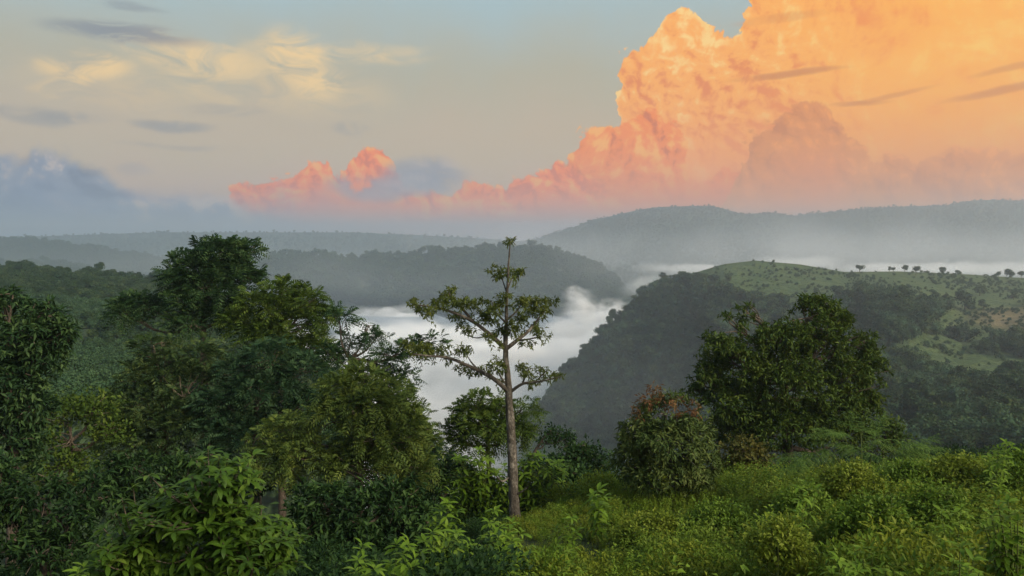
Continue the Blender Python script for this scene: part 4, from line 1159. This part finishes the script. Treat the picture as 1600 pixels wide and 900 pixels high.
def fog_bank(name, px0, px1, r0, r1, top_fn, zbot, mat, label, nc=90, nr=50):
    cx = np.linspace(px0, px1, nc)[:, None]; t = np.linspace(0, 1, nr)[None]; s = np.linspace(0, 1, nc)[:, None]
    r = r0 + (r1 - r0) * t + 0 * cx
    P = at(cx + 0 * t, 400, r)
    edge = np.clip(np.minimum(np.minimum(s, 1 - s) * 7, np.minimum(t, 1 - t) * 6), 0, 1); edge = edge * edge * (3 - 2 * edge)
    top = top_fn(cx + 0 * t, r, P)
    zt = zbot + 1.0 + (top - zbot) * edge
    T = P.copy(); T[..., 2] = np.maximum(zt, zbot + .5); Bm = P.copy(); Bm[..., 2] = zbot
    V = np.concatenate([T.reshape(-1, 3), Bm.reshape(-1, 3)]); N = nc * nr
    i = np.arange(nc - 1)[:, None] * nr; j = np.arange(nr - 1)[None]
    q = np.stack([i + j, i + nr + j, i + nr + j + 1, i + j + 1], -1).reshape(-1, 4)
    fs = [q, q[:, ::-1] + N]
    def side(ids, flip):
        a = np.array(ids); f = np.stack([a[:-1], a[1:], a[1:] + N, a[:-1] + N], -1); return f[:, ::-1] if flip else f
    fs += [side(np.arange(nr), False), side((nc - 1) * nr + np.arange(nr), True), side(np.arange(nc) * nr, True), side(np.arange(nc) * nr + nr - 1, False)]
    return tag(mesh_obj(name, V, np.concatenate(fs), mat, smooth=True), label, kind='stuff')


def valley_top(px, r, P):
    z = -120 + 18 * smooth_noise(P[..., 0] * .016, P[..., 1] * .016, 61, 4) + 7 * np.abs(smooth_noise(P[..., 0] * .035, P[..., 1] * .035, 63, 3))
    z += 16 * np.exp(-((px - 940) / 90) ** 2 - ((r - 850) / 250) ** 2)
    z += 8 * np.exp(-((px - 600) / 70) ** 2 - ((r - 1050) / 200) ** 2)
    z -= 30 * np.clip((640 - r) / 200, 0, 1)
    return z


fog_bank('fog', 330, 1060, 330, 1330, valley_top, -178, M['fog'], 'white fog filling the valley below the middle hill', 150, 130)


def puff(px, py, r, wx, wz, mat, label, tilt=0.0, deep=.8):
    c = at(px, py, r * S); k = r * S / F
    nu, nv = 32, 18; u = np.linspace(0, 2 * np.pi, nu, endpoint=False)[:, None]; v = np.linspace(.1, np.pi - .1, nv)[None]
    d = np.stack([np.sin(v) * np.cos(u), np.sin(v) * np.sin(u), np.cos(v) + 0 * u], -1)
    i = np.arange(nu)[:, None]; i2 = (i + 1) % nu; j = np.arange(nv - 1)[None]
    f = np.stack([i * nv + j, i * nv + j + 1, i2 * nv + j + 1, i2 * nv + j], -1).reshape(-1, 4).tolist()
    f += [tuple(int(q) * nv for q in range(nu)), tuple(int(q) * nv + nv - 1 for q in range(nu))[::-1]]
    me = bpy.data.meshes.new('fog'); me.from_pydata(d.reshape(-1, 3).tolist(), [], f); me.materials.append(mat)
    o = bpy.data.objects.new('fog', me); C.objects.link(o)
    o.location = tuple(c); o.scale = (wx * k, max(wx, wz) * k * deep, wz * k); o.rotation_euler = (0, -tilt, 0)
    return tag(o, label, kind='stuff')


M['mist'] = fog_mat('thin_mist', .0020, .004, .30, 1.0, 70, True)
puff(980, 640, 640, 330, 170, M['mist'], 'thin mist hanging before the wooded flank of the right hill')
puff(1450, 640, 470, 260, 90, M['mist'], 'thin mist in the hollow before the right hill')
puff(1350, 405, 3300, 950, 70, M['mist'], 'thin mist along the foot of the grey mountain')
M['mist2'] = fog_mat('faint_mist', .0007, .004, .30, 1.0, 70, True)
puff(200, 420, 2450, 650, 50, M['mist2'], 'thin mist before the far left hill')
puff(680, 440, 1950, 420, 44, M['mist2'], 'thin mist before the middle hill')
puff(904, 486, 1180, 56, 56, M['plume'], 'fog plume curling up against the middle hill')
puff(960, 486, 1240, 56, 30, M['plume'], 'bright shoulder of fog beside the rising plume', .2)
puff(880, 520, 1150, 70, 34, M['plume'], 'fog swelling out of the valley left of the wooded flank', .2)
puff(800, 545, 1050, 90, 26, M['plume'], 'fog lobe swelling behind the upper branches of the slim trunk')
puff(690, 520, 1150, 80, 24, M['plume'], 'fog lobe left of the slim trunk')
puff(570, 520, 1250, 80, 26, M['plume'], 'fog lobe behind the airy feathery tree')
puff(740, 480, 1700, 60, 14, M['wisp'], 'wisps of fog lifting off the valley fog behind the slim trunk')
puff(600, 486, 1700, 90, 16, M['wisp'], 'loose top of the valley fog below the middle hill')
puff(1000, 446, 1700, 46, 20, M['wisp'], 'mist drifting between the middle hill and the right hill', .4)
puff(1100, 420, 2300, 130, 13, M['wisp'], 'thin fog behind the wooded end of the right hill')
puff(1260, 411, 2300, 110, 18, M['wisp'], 'brightest fog behind the bare hilltop')
puff(1400, 420, 2300, 150, 17, M['wisp'], 'fog strip behind the scattered ridge trees')
puff(1590, 420, 2300, 170, 16, M['wisp'], 'faint fog strip behind the ridge at the right edge')
puff(872, 422, 2180, 24, 6, M['wisp'], 'small wisp of mist on the right shoulder of the middle hill', -.35)

hb = np.array([(-1, -1, -1), (1, -1, -1), (1, 1, -1), (-1, 1, -1), (-1, -1, 1), (1, -1, 1), (1, 1, 1), (-1, 1, 1)], float)
hx = hb * np.array([9500, 9500, 0]); hx[:, 2] = np.where(hb[:, 2] < 0, -300, 147)
tag(mesh_obj('haze', hx, np.array([(0, 3, 2, 1), (4, 5, 6, 7), (0, 1, 5, 4), (1, 2, 6, 5), (2, 3, 7, 6), (3, 0, 4, 7)]), M['haze']), 'pale haze filling the air over the valley', kind='stuff')
